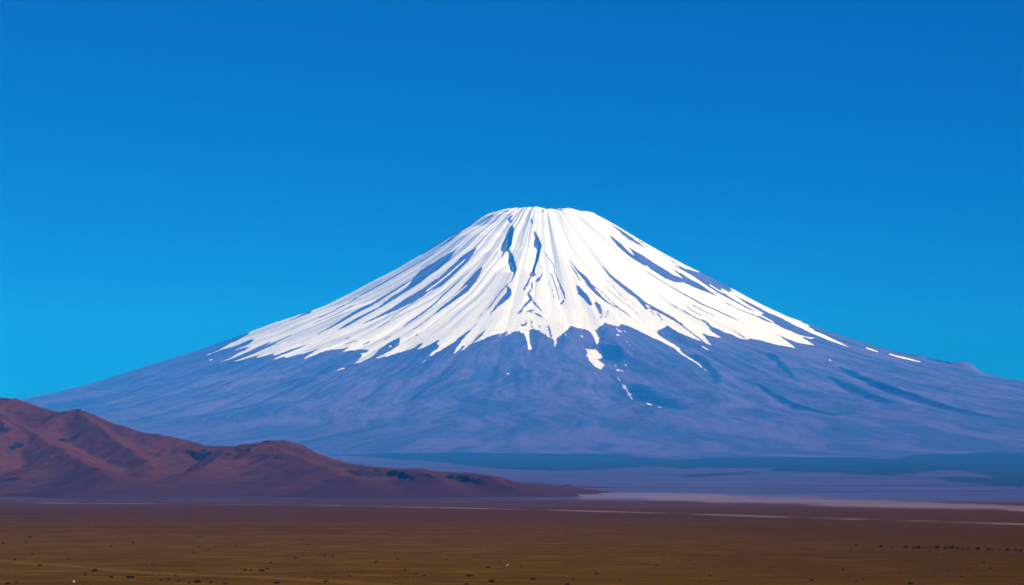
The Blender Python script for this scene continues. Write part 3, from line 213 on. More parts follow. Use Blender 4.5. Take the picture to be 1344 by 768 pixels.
OUTER = [(-2619,22935),(-2661,22837),(-2689,22072),(-2777,21888),(-2812,21694),(-2852,21542),(-2753,21699),(-2642,21710),(-2542,21818),(-2491,21881),(-2432,21840),(-2472,21709),(-2537,21637),(-2589,21458),(-2506,21504),(-2433,21492),(-2489,21363),(-2550,21225),(-2599,20995),(-2648,20834),(-2568,20916),(-2513,21069),(-2458,21223),(-2400,21359),(-2304,21488),(-2220,21616),(-2267,21496),(-2307,21316),(-2223,21425),(-2152,21580),(-2074,21681),(-2130,21525),(-2182,21334),(-2233,21147),(-2279,21037),(-2329,20962),(-2376,20864),(-2441,20754),(-2509,20675),(-2406,20647),(-2324,20683),(-2248,20772),(-2297,20568),(-2208,20649),(-2106,20774),(-2155,20632),(-2108,20656),(-2009,20788),(-1930,20875),(-1848,20939),(-1930,20812),(-1984,20735),(-2036,20640),(-2089,20536),(-2141,20430),(-2052,20533),(-1920,20398),(-1842,20461),(-1781,20534),(-1719,20610),(-1758,20345),(-1810,20211),(-1861,20076),(-1791,20192),(-1720,20299),(-1636,20422),(-1590,20436),(-1527,20410),(-1488,20440),(-1432,20502),(-1505,20302),(-1430,20382),(-1328,20363),(-1263,20290),(-1276,20185),(-1337,20196),(-1310,20083),(-1373,19758),(-1311,19798),(-1259,19913),(-1206,20019),(-1156,20296),(-1105,20485),(-1036,20595),(-1004,20637),(-995,20524),(-998,20369),(-1048,20157),(-1108,20053),(-1195,19941),(-1103,19956),(-1008,20028),(-950,20073),(-891,20089),(-879,20108),(-831,20250),(-781,20331),(-796,20195),(-833,20056),(-772,20101),(-716,20207),(-646,20335),(-638,20283),(-661,20183),(-630,20047),(-665,19900),(-723,19669),(-668,19778),(-577,20030),(-502,20204),(-483,20275),(-451,20345),(-407,20487),(-356,20656),(-303,20812),(-352,20629),(-399,20438),(-442,20235),(-488,19924),(-515,19681),(-473,19846),(-426,20088),(-459,19791),(-397,19995),(-347,20135),(-293,20328),(-238,20515),(-289,20308),(-339,20094),(-268,20220),(-195,20338),(-148,20390),(-102,20434),(-158,20163),(-81,20452),(-27,20491),(-61,20371),(0,20442),(61,20508),(81,20457),(102,20440),(121,20357),(137,20194),(144,19837),(173,20060),(154,20228),(152,20397),(156,20521),(191,20575),(231,20536),(278,20462),(317,20350),(349,20298),(367,20320),(371,20215),(362,19872),(383,20131),(397,20332),(439,20411),(482,20499),(505,20612),(534,20702),(560,20647),(601,20624),(655,20612),(693,20538),(716,20416),(731,20261),(737,20140),(725,20088),(750,20140),(773,20319),(752,20472),(743,20595),(780,20679),(833,20808),(875,20817),(906,20747),(961,20746),(985,20814),(1026,20793),(1097,20717),(1199,20579),(1286,20446),(1335,20336),(1381,20181),(1448,19974),(1482,19855),(1550,19671),(1590,19546),(1601,18967),(1604,18599),(1612,19022),(1610,19528),(1569,19674),(1503,19860),(1470,20012),(1458,20111),(1435,20348),(1397,20415),(1342,20543),(1305,20646),(1302,20707),(1348,20807),(1417,20943),(1438,20882),(1517,20695),(1572,20632),(1627,20564),(1723,20410),(1741,20386),(1760,20373),(1733,20608),(1705,20807),(1762,20718),(1888,20770),(1839,20884),(1802,21018),(1811,21041),(1852,21041),(1896,21015),(1900,20981),(1939,20918),(1986,20909),(2048,20794),(2099,20788),(2154,20856),(2211,20840),(2294,20811),(2378,20761),(2466,20753),(2553,20735),(2511,21017),(2484,21264),(2441,21373),(2539,21246),(2592,21191),(2645,21142),(2712,21172),(2787,21156),(2738,21284),(2711,21553),(2656,21704),(2581,21777),(2504,21928),(2419,22033),(2363,22105),(2409,22186),(2485,22578),(2380,22611),(2280,22730),(2210,22948),(2272,22918),(2333,22889),(2426,22834),(2510,22771),(2608,22638),(2675,22479),(2718,22137),(2780,21927),(2853,21824),(2922,21745),(2992,21673),(3056,21620),(3121,21575),(3186,21535),(3124,21620),(3064,21729),(3009,21907),(2954,22089),(2916,22591),(2942,23706),(2889,23714),(2812,23730),(2720,23754),(2646,23770),(2571,23786),(2496,23802),(2402,23642),(2339,23658),(2276,23682),(2212,23698),(2145,23714),(2078,23738),(2011,23754),(1944,23778),(1821,23818),(1744,23842),(1667,23874),(1590,23906),(1502,23938),(1412,23970),(1327,24002),(1257,24034),(1186,24058),(1116,24082),(1041,24106),(967,24138),(856,24170),(746,23994),(667,24002),(545,23850),(419,23898),(328,23898),(237,23906),(161,23930),(85,23962),(8,24002),(-112,24194),(-248,24138),(-336,24170),(-399,24090),(-470,24066),(-541,24034),(-607,24018),(-672,23994),(-741,24082),(-824,24058),(-907,24042),(-978,24026),(-1049,24010),(-1120,23994),(-1214,23970),(-1308,23946),(-1384,23930),(-1459,23914),(-1534,23890),(-1598,23874),(-1662,23858),(-1725,23842),(-1789,23826),(-1852,23810),(-1921,23786),(-1990,23762),(-2059,23738),(-2135,23714),(-2211,23690),(-2287,23658),(-2362,23634),(-2438,23610),(-2513,23578),(-2600,23554),(-2686,23522)]
SALT = [(61,4296),(81,4323),(102,4349),(122,4375),(143,4403),(162,4390),(181,4378),(199,4365),(218,4352),(236,4340),(255,4327),(273,4309),(291,4292),(308,4275),(326,4257),(343,4238),(360,4218),(377,4186),(394,4157),(410,4130),(427,4104),(443,4080),(456,4044),(468,4010),(481,3974),(492,3936),(504,3897),(515,3860),(526,3825),(535,3775),(539,3701),(541,3613),(540,3516),(540,3428),(542,3357),(544,3288),(546,3219),(547,3156),(550,3098),(551,3040),(550,2968),(548,2894),(548,2836),(550,2789),(553,2748),(555,2706),(556,2659),(556,2607),(554,2554),(554,2506),(555,2466),(557,2431),(559,2397),(560,2363),(561,2328),(431,1789),(430,1822),(429,1853),(428,1885),(427,1918),(423,1938),(419,1958),(416,1979),(412,2001),(409,2024),(405,2049),(402,2075),(398,2102),(395,2128),(391,2155),(388,2186),(385,2220),(382,2256),(379,2293),(376,2330),(373,2366),(369,2401),(365,2439),(361,2478),(357,2522),(353,2564),(348,2606),(342,2649),(337,2691),(330,2730),(324,2771),(318,2819),(312,2878),(308,2953),(303,3019),(296,3077),(289,3139),(282,3204),(275,3281),(269,3378),(262,3475),(250,3522),(236,3567),(223,3622),(210,3689),(197,3772),(184,3806),(169,3817),(155,3830),(140,3842),(125,3855),(110,3957),(95,4064),(79,4182)]
ROAD = [(-644,2986),(-512,2854),(-334,2710),(-186,2506),(-23,2158),(80,1898),(128,1724),(213,1439),(274,1230),(307,1120)]
PATH = [(-158,651),(-140,630),(-124,603),(-107,581),(-88,539),(-74,524),(-58,513),(-41,497),(-24,467),(-10,438)]
RIDGES = [(2300,[(-2713,9400,433.3,0.0),(-2410,9310,447.9,0.0),(-2211,9250,420.8,0.0),(-2046,9200,394.3,0.0),(-1974,9145,389.2,0.0),(-1909,9096,369.2,0.0),(-1831,9036,343.1,0.0),(-1767,8987,331.0,0.0),(-1708,8941,330.9,0.0),(-1680,8919,340.6,0.0),(-1649,8896,330.9,0.0),(-1589,8856,307.6,0.0),(-1522,8811,278.5,0.0),(-1473,8778,267.4,0.0),(-1359,8700,239.5,0.0),(-1231,8611,214.6,0.0),(-1137,8544,196.2,0.18),(-1075,8500,189.7,0.55),(-1029,8473,192.0,0.54),(-996,8452,197.3,0.53),(-924,8409,199.2,0.52),(-885,8385,207.1,0.51),(-829,8350,206.4,0.5),(-788,8292,188.7,0.31),(-740,8224,171.1,0.1),(-679,8135,150.8,0.2),(-618,8045,128.2,0.3),(-574,7988,115.6,1.0),(-518,7941,108.6,1.0),(-449,7882,104.1,1.0),(-394,7834,99.8,1.0),(-340,7787,99.4,1.0),(-274,7728,86.2,1.0),(-221,7680,84.6,1.0),(-169,7633,80.5,1.0),(-118,7586,73.9,1.0),(-80,7550,70.0,1.0),(-42,7475,52.3,0.65),(19,7350,33.8,0.3),(67,7250,18.2,0.3),(109,7160,5.4,0.3)]),(1500,[(-2114,9100,384.4,0),(-1806,8500,260.1,0),(-1581,8000,180.6,0),(-1370,7500,104.5,0),(-1244,7200,58.8,0)]),(1200,[(-1661,8850,327.9,0),(-1474,8450,225.2,0),(-1319,8100,155.6,0),(-1190,7700,101.3,0)]),(1100,[(-1913,8600,296.9,0),(-1819,8300,249.3,0.4),(-1812,7800,164.1,0)]),(1300,[(-882,8330,192.2,0),(-765,8050,149.6,0.1),(-659,7750,114.5,0),(-560,7450,79.4,0),(-473,7250,49.4,0)]),(1000,[(-1034,8400,179.6,0.5),(-1031,8050,133.6,0.3),(-1062,7600,80.3,0)]),(420,[(-80,7540,67.4,0.6),(-41,7300,44.7,0.3),(19,7150,25.5,0)]),(700,[(-313,7750,95.3,0.8),(-278,7500,74.7,0.5),(-221,7250,47.0,0)])]

# ================================================================== scene
import bpy
sc = bpy.context.scene
COL = sc.collection

def tag(o, label=None, cat=None, group=None, kind=None):
    if label: o['label'] = label
    if cat: o['category'] = cat
    if group: o['group'] = group
    if kind: o['kind'] = kind
    return o

def grid_mesh(name, X, Y, Z, wrap=False, attrs=None, smooth=True):
    """one sheet from 2-D arrays"""
    nr, nc = X.shape
    me = bpy.data.meshes.new(name)
    co = np.stack([X, Y, Z], -1).reshape(-1, 3).astype(np.float32)
    me.vertices.add(len(co)); me.vertices.foreach_set('co', co.ravel())
    i, j = np.meshgrid(np.arange(nr - 1), np.arange(nc if wrap else nc - 1), indexing='ij')
    j2 = (j + 1) % nc
    q = np.stack([i * nc + j, i * nc + j2, (i + 1) * nc + j2, (i + 1) * nc + j], -1).reshape(-1, 4)
    me.loops.add(q.size); me.loops.foreach_set('vertex_index', q.ravel().astype(np.int32))
    me.polygons.add(len(q)); me.polygons.foreach_set('loop_start', (np.arange(len(q)) * 4).astype(np.int32))
    me.update(calc_edges=True)
    if smooth:
        me.polygons.foreach_set('use_smooth', np.ones(len(q), bool))
    for an, arr in (attrs or {}).items():
        a = me.attributes.new(an, 'FLOAT', 'POINT'); a.data.foreach_set('value', np.ascontiguousarray(arr, np.float32).ravel())
    me.validate()
    o = bpy.data.objects.new(name, me); COL.objects.link(o)
    return o

# ------------------------------------------------------------------ node helpers
class NT:
    def __init__(s, name):
        s.m = bpy.data.materials.new(name); s.m.use_nodes = True
        s.t = s.m.node_tree; s.n = s.t.nodes; s.l = s.t.links
        s.b = s.n['Principled BSDF']; s.b.inputs['Specular IOR Level'].default_value = 0.0
        s.geo = s.n.new('ShaderNodeNewGeometry')
    def put(s, sock, v):
        if hasattr(v, 'is_output'): s.l.new(v, sock)
        else: sock.default_value = v
    def math(s, op, a, b=0.0, c=0.0, clamp=False):
        n = s.n.new('ShaderNodeMath'); n.operation = op; n.use_clamp = clamp
        for i, v in enumerate((a, b, c)): s.put(n.inputs[i], v)
        return n.outputs[0]
    def attr(s, name):
        n = s.n.new('ShaderNodeAttribute'); n.attribute_name = name; return n.outputs['Fac']
    def scaled(s, sx, sy, sz):
        n = s.n.new('ShaderNodeVectorMath'); n.operation = 'MULTIPLY'
        s.l.new(s.geo.outputs['Position'], n.inputs[0]); n.inputs[1].default_value = (sx, sy, sz); return n.outputs[0]
    def noise(s, scale, detail=4.0, rough=0.55, vec=None, dist=0.0):
        n = s.n.new('ShaderNodeTexNoise'); s.put(n.inputs['Vector'], vec if vec is not None else s.geo.outputs['Position'])
        n.inputs['Scale'].default_value = scale; n.inputs['Detail'].default_value = detail; n.inputs['Roughness'].default_value = rough
        n.inputs['Distortion'].default_value = dist
        return n.outputs['Fac']
    def step(s, v, lo, hi):
        n = s.n.new('ShaderNodeMapRange'); n.interpolation_type = 'SMOOTHSTEP'
        s.put(n.inputs['Value'], v); s.put(n.inputs['From Min'], lo); s.put(n.inputs['From Max'], hi)
        return n.outputs[0]
    def mix(s, f, a, b):
        n = s.n.new('ShaderNodeMix'); n.data_type = 'RGBA'
        s.put(n.inputs[0], f)
        for k, v in ((6, a), (7, b)):
            s.put(n.inputs[k], v if hasattr(v, 'is_output') else (*v, 1.0))
        return n.outputs[2]
    def bump(s, h, strength, dist):
        n = s.n.new('ShaderNodeBump'); s.put(n.inputs['Strength'], strength); n.inputs['Distance'].default_value = dist
        s.put(n.inputs['Height'], h); s.l.new(n.outputs[0], s.b.inputs['Normal']); return n
    def done(s, col, rough=0.9):
        s.put(s.b.inputs['Base Color'], col); s.put(s.b.inputs['Roughness'], rough); return s.m

# ------------------------------------------------------------------ mountain
def build_mountain():
    front = np.linspace(-1.95, 1.95, 1800)
    back = np.linspace(1.95, 2 * math.pi - 1.95, 142)[1:-1]
    phi = np.concatenate([front, back])
    rr = [0.5]
    while rr[-1] < 4400: rr.append(rr[-1] + (9.0 if rr[-1] > 200 else 25.0))
    while rr[-1] < 11800: rr.append(rr[-1] + 9.0 + 0.0075 * (rr[-1] - 4400))
    R, P = np.meshgrid(np.array(rr), phi, indexing='ij')
    X = PEAK[0] + R * np.sin(P); Y = PEAK[1] - R * np.cos(P)
    Z = mountain_z(X, Y, B)
    # the outlines are roughened by a little wander
    fray = 34 * gnoise(P * R / 15.0, R / 240.0, 101) + 20 * gnoise(P * R / 7.0, R / 120.0, 102)
    fray = fray * (0.35 + 0.65 * sstep(1500, 3600, R))
    JX = X + fray * np.sin(P) + 4 * fbm(X / 40, Y / 40, 3, 105); JY = Y - fray * np.cos(P) + 4 * fbm(X / 40, Y / 40, 3, 106)
    snow = in_poly(JX, JY, OUTER)
    for p in ROCK: snow &= ~in_poly(JX, JY, p)
    for p in SNOW: snow |= in_poly(JX, JY, p)
    cap = in_poly(JX, JY, OUTER)
    snow = np.where(cap & ~snow, 0.24, snow.astype(float))
    fin = np.zeros(X.shape, bool)
    TX = X + 25 * fbm(X / 60, Y / 60, 3, 107); TY = Y + 25 * fbm(X / 60, Y / 60, 3, 108)
    for p in THIN: fin |= in_poly(TX, TY, p)
    snow = np.where(fin & (snow > 0.5), 0.66, snow)
    for _ in range(3): snow[1:-1, 1:-1] = (snow[1:-1, 1:-1] * 3 + snow[:-2, 1:-1] + snow[2:, 1:-1] + snow[1:-1, :-2] + snow[1:-1, 2:]) / 7
    spot = np.zeros(X.shape)
    for p in SNOW: spot = np.maximum(spot, in_poly(X, Y, p))
    spot[1:-1, 1:-1] = np.maximum(spot[1:-1, 1:-1] * 0.8, (spot[1:-1, 1:-1] * 2 + spot[:-2, 1:-1] + spot[2:, 1:-1] + spot[1:-1, :-2] + spot[1:-1, 2:]) / 5)
    snow = np.maximum(snow, 0.74 * spot)
    # the far side carries a cap of its own
    behind = (np.abs(P) > 1.75) & (R < 3300 + 500 * gnoise(P * 9, R / 900, 111) + 250 * gnoise(P * 30, R / 1500, 112)) & (gnoise(P * 34, R / 900, 113) < 0.42)
    snow = np.maximum(snow, behind & ((np.cos(P) < -0.3) | (np.abs(P) > 1.9)))
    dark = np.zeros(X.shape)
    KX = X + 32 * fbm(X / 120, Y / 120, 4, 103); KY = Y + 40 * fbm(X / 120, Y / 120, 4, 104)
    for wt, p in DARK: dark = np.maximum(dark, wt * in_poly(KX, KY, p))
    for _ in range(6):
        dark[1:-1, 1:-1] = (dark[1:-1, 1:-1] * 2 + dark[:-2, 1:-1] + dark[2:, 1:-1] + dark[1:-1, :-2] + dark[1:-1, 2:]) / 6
    belt = np.zeros(X.shape)
    far = R > 7000
    BX = X + 90 * fbm(X / 500, Y / 500, 4, 109); BY = Y + 110 * fbm(X / 700, Y / 300, 4, 110)
    for p in BELT: belt = np.maximum(belt, in_poly(BX, BY, p) & far)
    for _ in range(4):
        belt[1:-1, 1:-1] = (belt[1:-1, 1:-1] * 2 + belt[:-2, 1:-1] + belt[2:, 1:-1] + belt[1:-1, :-2] + belt[1:-1, 2:]) / 6
    wob = P + 0.05 * gnoise(R / 1200, P * 3, 31)
    tone = 0.5 + 0.30 * gnoise(wob * 26, R / 2600, 121) + 0.28 * gnoise(wob * 75, R / 1500, 122) + 0.2 * gnoise(wob * 170, R / 900, 124) + 0.22 * fbm(X / 800, Y / 800, 3, 123)
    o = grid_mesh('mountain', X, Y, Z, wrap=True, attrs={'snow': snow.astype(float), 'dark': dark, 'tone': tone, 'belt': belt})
    t = NT('snow_and_lava_rock')
    n1 = t.noise(1 / 24.0, 6, 0.7)
    s = t.math('ADD', t.attr('snow'), t.math('MULTIPLY', t.math('SUBTRACT', n1, 0.5), 1.1))
    sf = t.step(s, 0.34, 0.66)
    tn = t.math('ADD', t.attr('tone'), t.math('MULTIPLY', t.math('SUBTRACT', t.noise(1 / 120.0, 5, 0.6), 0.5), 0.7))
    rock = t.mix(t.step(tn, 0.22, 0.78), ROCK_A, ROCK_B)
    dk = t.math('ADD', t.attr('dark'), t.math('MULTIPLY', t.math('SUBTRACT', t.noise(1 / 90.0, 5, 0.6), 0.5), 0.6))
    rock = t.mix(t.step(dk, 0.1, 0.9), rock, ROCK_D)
    bl = t.math('ADD', t.attr('belt'), t.math('MULTIPLY', t.math('SUBTRACT', t.noise(1 / 150.0, 6, 0.68, t.scaled(0.5, 0.8, 1)), 0.5), 1.9))
    rock = t.mix(t.math('MULTIPLY', t.step(bl, 0.15, 0.95), 0.9), rock, BELT_C)
    sn = t.mix(t.noise(1 / 260.0, 3), (0.77, 0.80, 0.86), (0.83, 0.85, 0.90))
    t.bump(t.noise(1 / 30.0, 6, 0.65), t.math('SUBTRACT', 0.9, t.math('MULTIPLY', sf, 0.6)), 14.0)
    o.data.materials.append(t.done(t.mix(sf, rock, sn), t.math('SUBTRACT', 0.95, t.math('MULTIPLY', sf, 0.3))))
    tag(o, 'snow-capped volcano with streaks of bare rock running down its white cone', 'mountain', kind='structure')

ROCK_A = (0.040, 0.064, 0.165); ROCK_B = (0.100, 0.092, 0.235); ROCK_D = (0.010, 0.045, 0.11)  # distance haze is mixed into the rock colours as extra blue
BELT_C = (0.014, 0.050, 0.095)

# ------------------------------------------------------------------ plain
def build_plain():
    ys = [-2500.0, -1500, -900, -600, -400, -280, -200, -150, -110, -75, -50, -25]
    ys += list(np.arange(0, 200, 6)) + list(np.arange(200, 440, 12))
    y = 440.0
    while y < 4200: ys.append(y); y += max(2.5, y * y * K / CAM_Z * 0.8)
    while y < 16000: ys.append(y); y += 28.0
    ys += list(np.linspace(16000, 39500, 60))
    ys = np.array(ys)
    w = np.concatenate([-np.linspace(1.0, 0.30, 90)[:-1], np.linspace(-0.30, 0.30, 1200), np.linspace(0.30, 1.0, 90)[1:]])
    Yg, Wg = np.meshgrid(ys, w, indexing='ij')
    Xg = Wg * (np.abs(Yg) * 0.9 + 500 + 0 * Yg)
    Z = ground_z(Xg, Yg)
    # sunk below the mountain so that the two sheets never meet face to face
    r = np.hypot(Xg - PEAK[0], Yg - PEAK[1])
    Z = Z - 60 * (1 - sstep(9500, 11000, r))
    KX = Xg + 60 * fbm(Xg / 500, Yg / 500, 3, 103); KY = Yg + 90 * fbm(Xg / 700, Yg / 400, 3, 104)
    belt = np.zeros(Xg.shape)
    for p in BELT: belt = np.maximum(belt, in_poly(KX, KY, p))
    SX = Xg + 60 * fbm(Xg / 300, Yg / 300, 3, 105); SY = Yg + 190 * fbm(Xg / 420, Yg / 260, 5, 106)
    salt = in_poly(SX, SY, SALT).astype(float) * np.clip(1.25 - (Xg + 400) / 3200.0, 0.55, 1.0)
    for a, n in ((belt, 4), (salt, 12)):
        for _ in range(n):
            a[1:-1, 1:-1] = (a[1:-1, 1:-1] * 2 + a[:-2, 1:-1] + a[2:, 1:-1] + a[1:-1, :-2] + a[1:-1, 2:]) / 6
    o = grid_mesh('plain', Xg, Yg, Z, attrs={'belt': belt, 'salt': salt})
    t = NT('dry_steppe_ground')
    pos = t.n.new('ShaderNodeSeparateXYZ'); t.l.new(t.geo.outputs['Position'], pos.inputs[0])
    # the kind of soil changes away from the viewpoint along wandering edges; the farthest blue is haze painted into it
    wob = t.math('MULTIPLY', t.math('SUBTRACT', t.noise(1 / 400.0, 5, 0.6), 0.5), 520.0)
    yy = t.math('ADD', t.math('ADD', pos.outputs['Y'], t.math('MULTIPLY', pos.outputs['X'], 0.35)), wob)
    n_big = t.noise(1 / 60.0, 6, 0.65, t.scaled(0.25, 1.0, 1))
    n_mid = t.noise(1 / 10.0, 5, 0.65, t.scaled(0.4, 1.0, 1))
    n_fin = t.noise(1 / 1.9, 4, 0.65, t.scaled(0.6, 1.0, 1))
    c = t.mix(t.step(n_big, 0.32, 0.68), G1, G2)
    c = t.mix(t.step(n_mid, 0.50, 0.70), c, G3)
    c = t.mix(t.step(n_mid, 0.44, 0.28), c, G4)
    c = t.mix(t.step(n_fin, 0.60, 0.72), c, G4)
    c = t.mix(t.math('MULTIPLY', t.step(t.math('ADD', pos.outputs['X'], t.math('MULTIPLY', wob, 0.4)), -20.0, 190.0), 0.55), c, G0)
    c2 = t.mix(t.step(n_big, 0.35, 0.65), G5, G6)
    c = t.mix(t.step(yy, 650.0, 1700.0), c, c2)
    n_far = t.noise(1 / 260.0, 6, 0.62, t.scaled(0.35, 1.0, 1))
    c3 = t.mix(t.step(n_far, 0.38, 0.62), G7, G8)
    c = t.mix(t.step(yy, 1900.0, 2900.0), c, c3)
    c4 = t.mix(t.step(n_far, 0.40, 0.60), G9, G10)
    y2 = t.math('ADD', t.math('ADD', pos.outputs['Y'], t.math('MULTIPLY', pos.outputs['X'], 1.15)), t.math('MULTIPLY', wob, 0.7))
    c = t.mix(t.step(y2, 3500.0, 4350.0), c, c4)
    sl = t.math('MULTIPLY', t.step(t.attr('salt'), 0.0, 0.9), t.math('MULTIPLY_ADD', 0.68, t.math('MULTIPLY', t.step(t.noise(1 / 190.0, 5, 0.6, t.scaled(0.07, 1.0, 1)), 0.27, 0.66), t.step(t.noise(1 / 60.0, 4, 0.6, t.scaled(0.10, 1.0, 1)), 0.22, 0.6)), 0.32))
    c = t.mix(sl, c, SALT_C)
    bl = t.math('ADD', t.attr('belt'), t.math('MULTIPLY', t.math('SUBTRACT', t.noise(1 / 150.0, 6, 0.68, t.scaled(0.5, 0.8, 1)), 0.5), 1.9))
    c = t.mix(t.math('MULTIPLY', t.step(bl, 0.15, 0.95), 0.9), c, BELT_C)
    hmix = t.math('ADD', t.math('MULTIPLY', n_mid, 0.8), t.math('MULTIPLY', n_fin, 0.35))
    t.bump(hmix, 0.8, 1.0)
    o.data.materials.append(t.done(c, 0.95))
    tag(o, 'wide dry brown steppe reaching to the foot of the volcano', 'plain', kind='structure')

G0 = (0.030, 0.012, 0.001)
G1 = (0.086, 0.038, 0.003); G2 = (0.108, 0.048, 0.003); G3 = (0.175, 0.084, 0.013); G4 = (0.052, 0.019, 0.002)
G5 = (0.066, 0.026, 0.012); G6 = (0.082, 0.033, 0.013)
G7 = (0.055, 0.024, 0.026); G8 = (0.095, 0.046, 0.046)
G9 = (0.050, 0.060, 0.155); G10 = (0.080, 0.080, 0.19)  # far plain, its blue is haze put into the ground colour
SALT_C = (0.25, 0.168, 0.19)

# ------------------------------------------------------------------ hills
def build_hills():
    ys = np.concatenate([np.arange(6500, 9600, 8.0), np.arange(9600, 12200, 45.0)]) * HS
    xs = np.arange(-5200, 900, 8.0) * HS
    Yg, Xg = np.meshgrid(ys, xs, indexing='ij')
    Z = hills_z(Xg, Yg, RIDGES)
    g = ground_z(Xg, Yg)
    Z = np.maximum(Z + g * (1 - sstep(0, 70, Z)), g - 8)
    e = np.minimum(np.minimum(Xg - xs[0], xs[-1] - Xg), np.minimum(Yg - ys[0], ys[-1] - Yg))
    Z = np.where(e < 1, g - 8, Z)
    crag = np.zeros(Xg.shape)
    CX = Xg + 5 * fbm(Xg / 25, Yg / 25, 3, 141); CY = Yg + 9 * fbm(Xg / 25, Yg / 60, 3, 142)
    for wt, p in CRAG: crag = np.maximum(crag, wt * in_poly(CX, CY, p))
    Z = Z - crag * (5.0 * np.abs(gnoise(Xg / 9.0, Yg / 40.0, 143)) + 3.0 * np.abs(gnoise(Xg / 4.5, Yg / 30.0, 144)) - 1.5)
    crag[1:-1, 1:-1] = (crag[1:-1, 1:-1] * 2 + crag[:-2, 1:-1] + crag[2:, 1:-1] + crag[1:-1, :-2] + crag[1:-1, 2:]) / 6
    o = grid_mesh('hills', Xg, Yg, Z, attrs={'crag': crag})
    t = NT('red_brown_hill_soil')
    nz = t.n.new('ShaderNodeSeparateXYZ'); t.l.new(t.geo.outputs['Normal'], nz.inputs[0])
    pz = t.n.new('ShaderNodeSeparateXYZ'); t.l.new(t.geo.outputs['Position'], pz.inputs[0])
    n1 = t.noise(1 / 120.0, 5, 0.6); n2 = t.noise(1 / 23.0, 5, 0.65)
    c = t.mix(t.step(n1, 0.35, 0.65), H1, H2)
    c = t.mix(t.step(n2, 0.5, 0.72), c, H3)
    alt = t.math('ADD', pz.outputs['Z'], t.math('MULTIPLY', t.math('SUBTRACT', n1, 0.5), 70.0))
    c = t.mix(t.step(alt, 60.0, 18.0), c, H4)
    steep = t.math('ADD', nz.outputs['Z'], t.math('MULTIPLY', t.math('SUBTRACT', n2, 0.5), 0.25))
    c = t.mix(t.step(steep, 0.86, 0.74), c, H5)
    cr = t.math('ADD', t.attr('crag'), t.math('MULTIPLY', t.math('SUBTRACT', t.noise(1 / 7.0, 5, 0.7, t.scaled(1.0, 0.25, 0.3)), 0.5), 2.2))
    c = t.mix(t.math('MULTIPLY', t.step(cr, 0.42, 1.0), 0.85), c, H5)
    t.bump(t.math('ADD', n2, t.math('MULTIPLY', t.noise(1 / 5.0, 4, 0.6), 0.3)), 0.6, 4.5)
    o.data.materials.append(t.done(c, 0.95))
    tag(o, 'low reddish-brown hills with dark cliff bands in front of the volcano', 'hills', kind='structure')

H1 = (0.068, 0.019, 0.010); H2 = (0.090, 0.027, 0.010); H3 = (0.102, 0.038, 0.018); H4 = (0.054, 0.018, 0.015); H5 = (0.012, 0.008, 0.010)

# ------------------------------------------------------------------ road: a pale gravel embankment
def build_road():
    P = np.array(ROAD, float)
    seg = np.concatenate([[0], np.cumsum(np.hypot(*np.diff(P, axis=0).T))])
    s = np.arange(0, seg[-1], 12.0)
    cx = np.interp(s, seg, P[:, 0]); cy = np.interp(s, seg, P[:, 1])
    for _ in range(60):
        cx[1:-1] = (cx[:-2] + 2 * cx[1:-1] + cx[2:]) / 4; cy[1:-1] = (cy[:-2] + 2 * cy[1:-1] + cy[2:]) / 4
    tx = np.gradient(cx); ty = np.gradient(cy); l = np.hypot(tx, ty); nx, ny = -ty / l, tx / l
    off = np.array([-9.0, -6.0, -3.6, 0.0, 3.6, 6.0, 9.0]); hh = np.array([-0.4, 0.3, 0.75, 0.82, 0.75, 0.3, -0.4])
    X = cx[:, None] + nx[:, None] * off; Y = cy[:, None] + ny[:, None] * off
    Z = ground_z(cx, cy)[:, None] + hh[None, :]
    o = grid_mesh('road', X, Y, Z)
    t = NT('pale_gravel')
    o.data.materials.append(t.done(t.mix(t.step(t.noise(1 / 140.0, 5, 0.6), 0.35, 0.65), (0.065, 0.035, 0.035), (0.21, 0.14, 0.13)), 0.95))
    tag(o, 'pale gravel road on a low embankment crossing the plain below the hills', 'road', kind='structure')

def build_path():
    P = np.array(PATH, float)
    seg = np.concatenate([[0], np.cumsum(np.hypot(*np.diff(P, axis=0).T))])
    s = np.arange(0, seg[-1], 2.0)
    cx = np.interp(s, seg, P[:, 0]); cy = np.interp(s, seg, P[:, 1])
    for _ in range(150):
        cx[1:-1] = (cx[:-2] + 2 * cx[1:-1] + cx[2:]) / 4; cy[1:-1] = (cy[:-2] + 2 * cy[1:-1] + cy[2:]) / 4
    tx = np.gradient(cx); ty = np.gradient(cy); l = np.hypot(tx, ty); nx, ny = -ty / l, tx / l
    off = np.linspace(-1, 1, 7); wd = 4.5 + 2.5 * gnoise(s / 30.0, 0.5, 151)
    X = cx[:, None] + nx[:, None] * off * wd[:, None]; Y = cy[:, None] + ny[:, None] * off * wd[:, None]
    Z = ground_z(X, Y) + 0.05 - 0.10 * (np.abs(off) > 0.95)
    o = grid_mesh('path', X, Y, Z)
    t = NT('trodden_earth')
    t.bump(t.noise(1 / 1.5, 4, 0.65), 0.8, 0.6)
    o.data.materials.append(t.done(t.mix(t.noise(1 / 9.0, 5, 0.7), (0.085, 0.036, 0.004), (0.20, 0.098, 0.022)), 0.95))
    tag(o, 'faint pale track winding over the near plain at bottom left', 'path', kind='structure')

# ------------------------------------------------------------------ shrubs, stones, grass
def leaf_mat(name, a, b):
    t = NT(name)
    return t.done(t.mix(t.noise(2.5, 3), a, b), 0.9)

def poly_mesh(name, V, F, mat):
    me = bpy.data.meshes.new(name); me.from_pydata(V, [], F); me.update(); me.materials.append(mat); return me

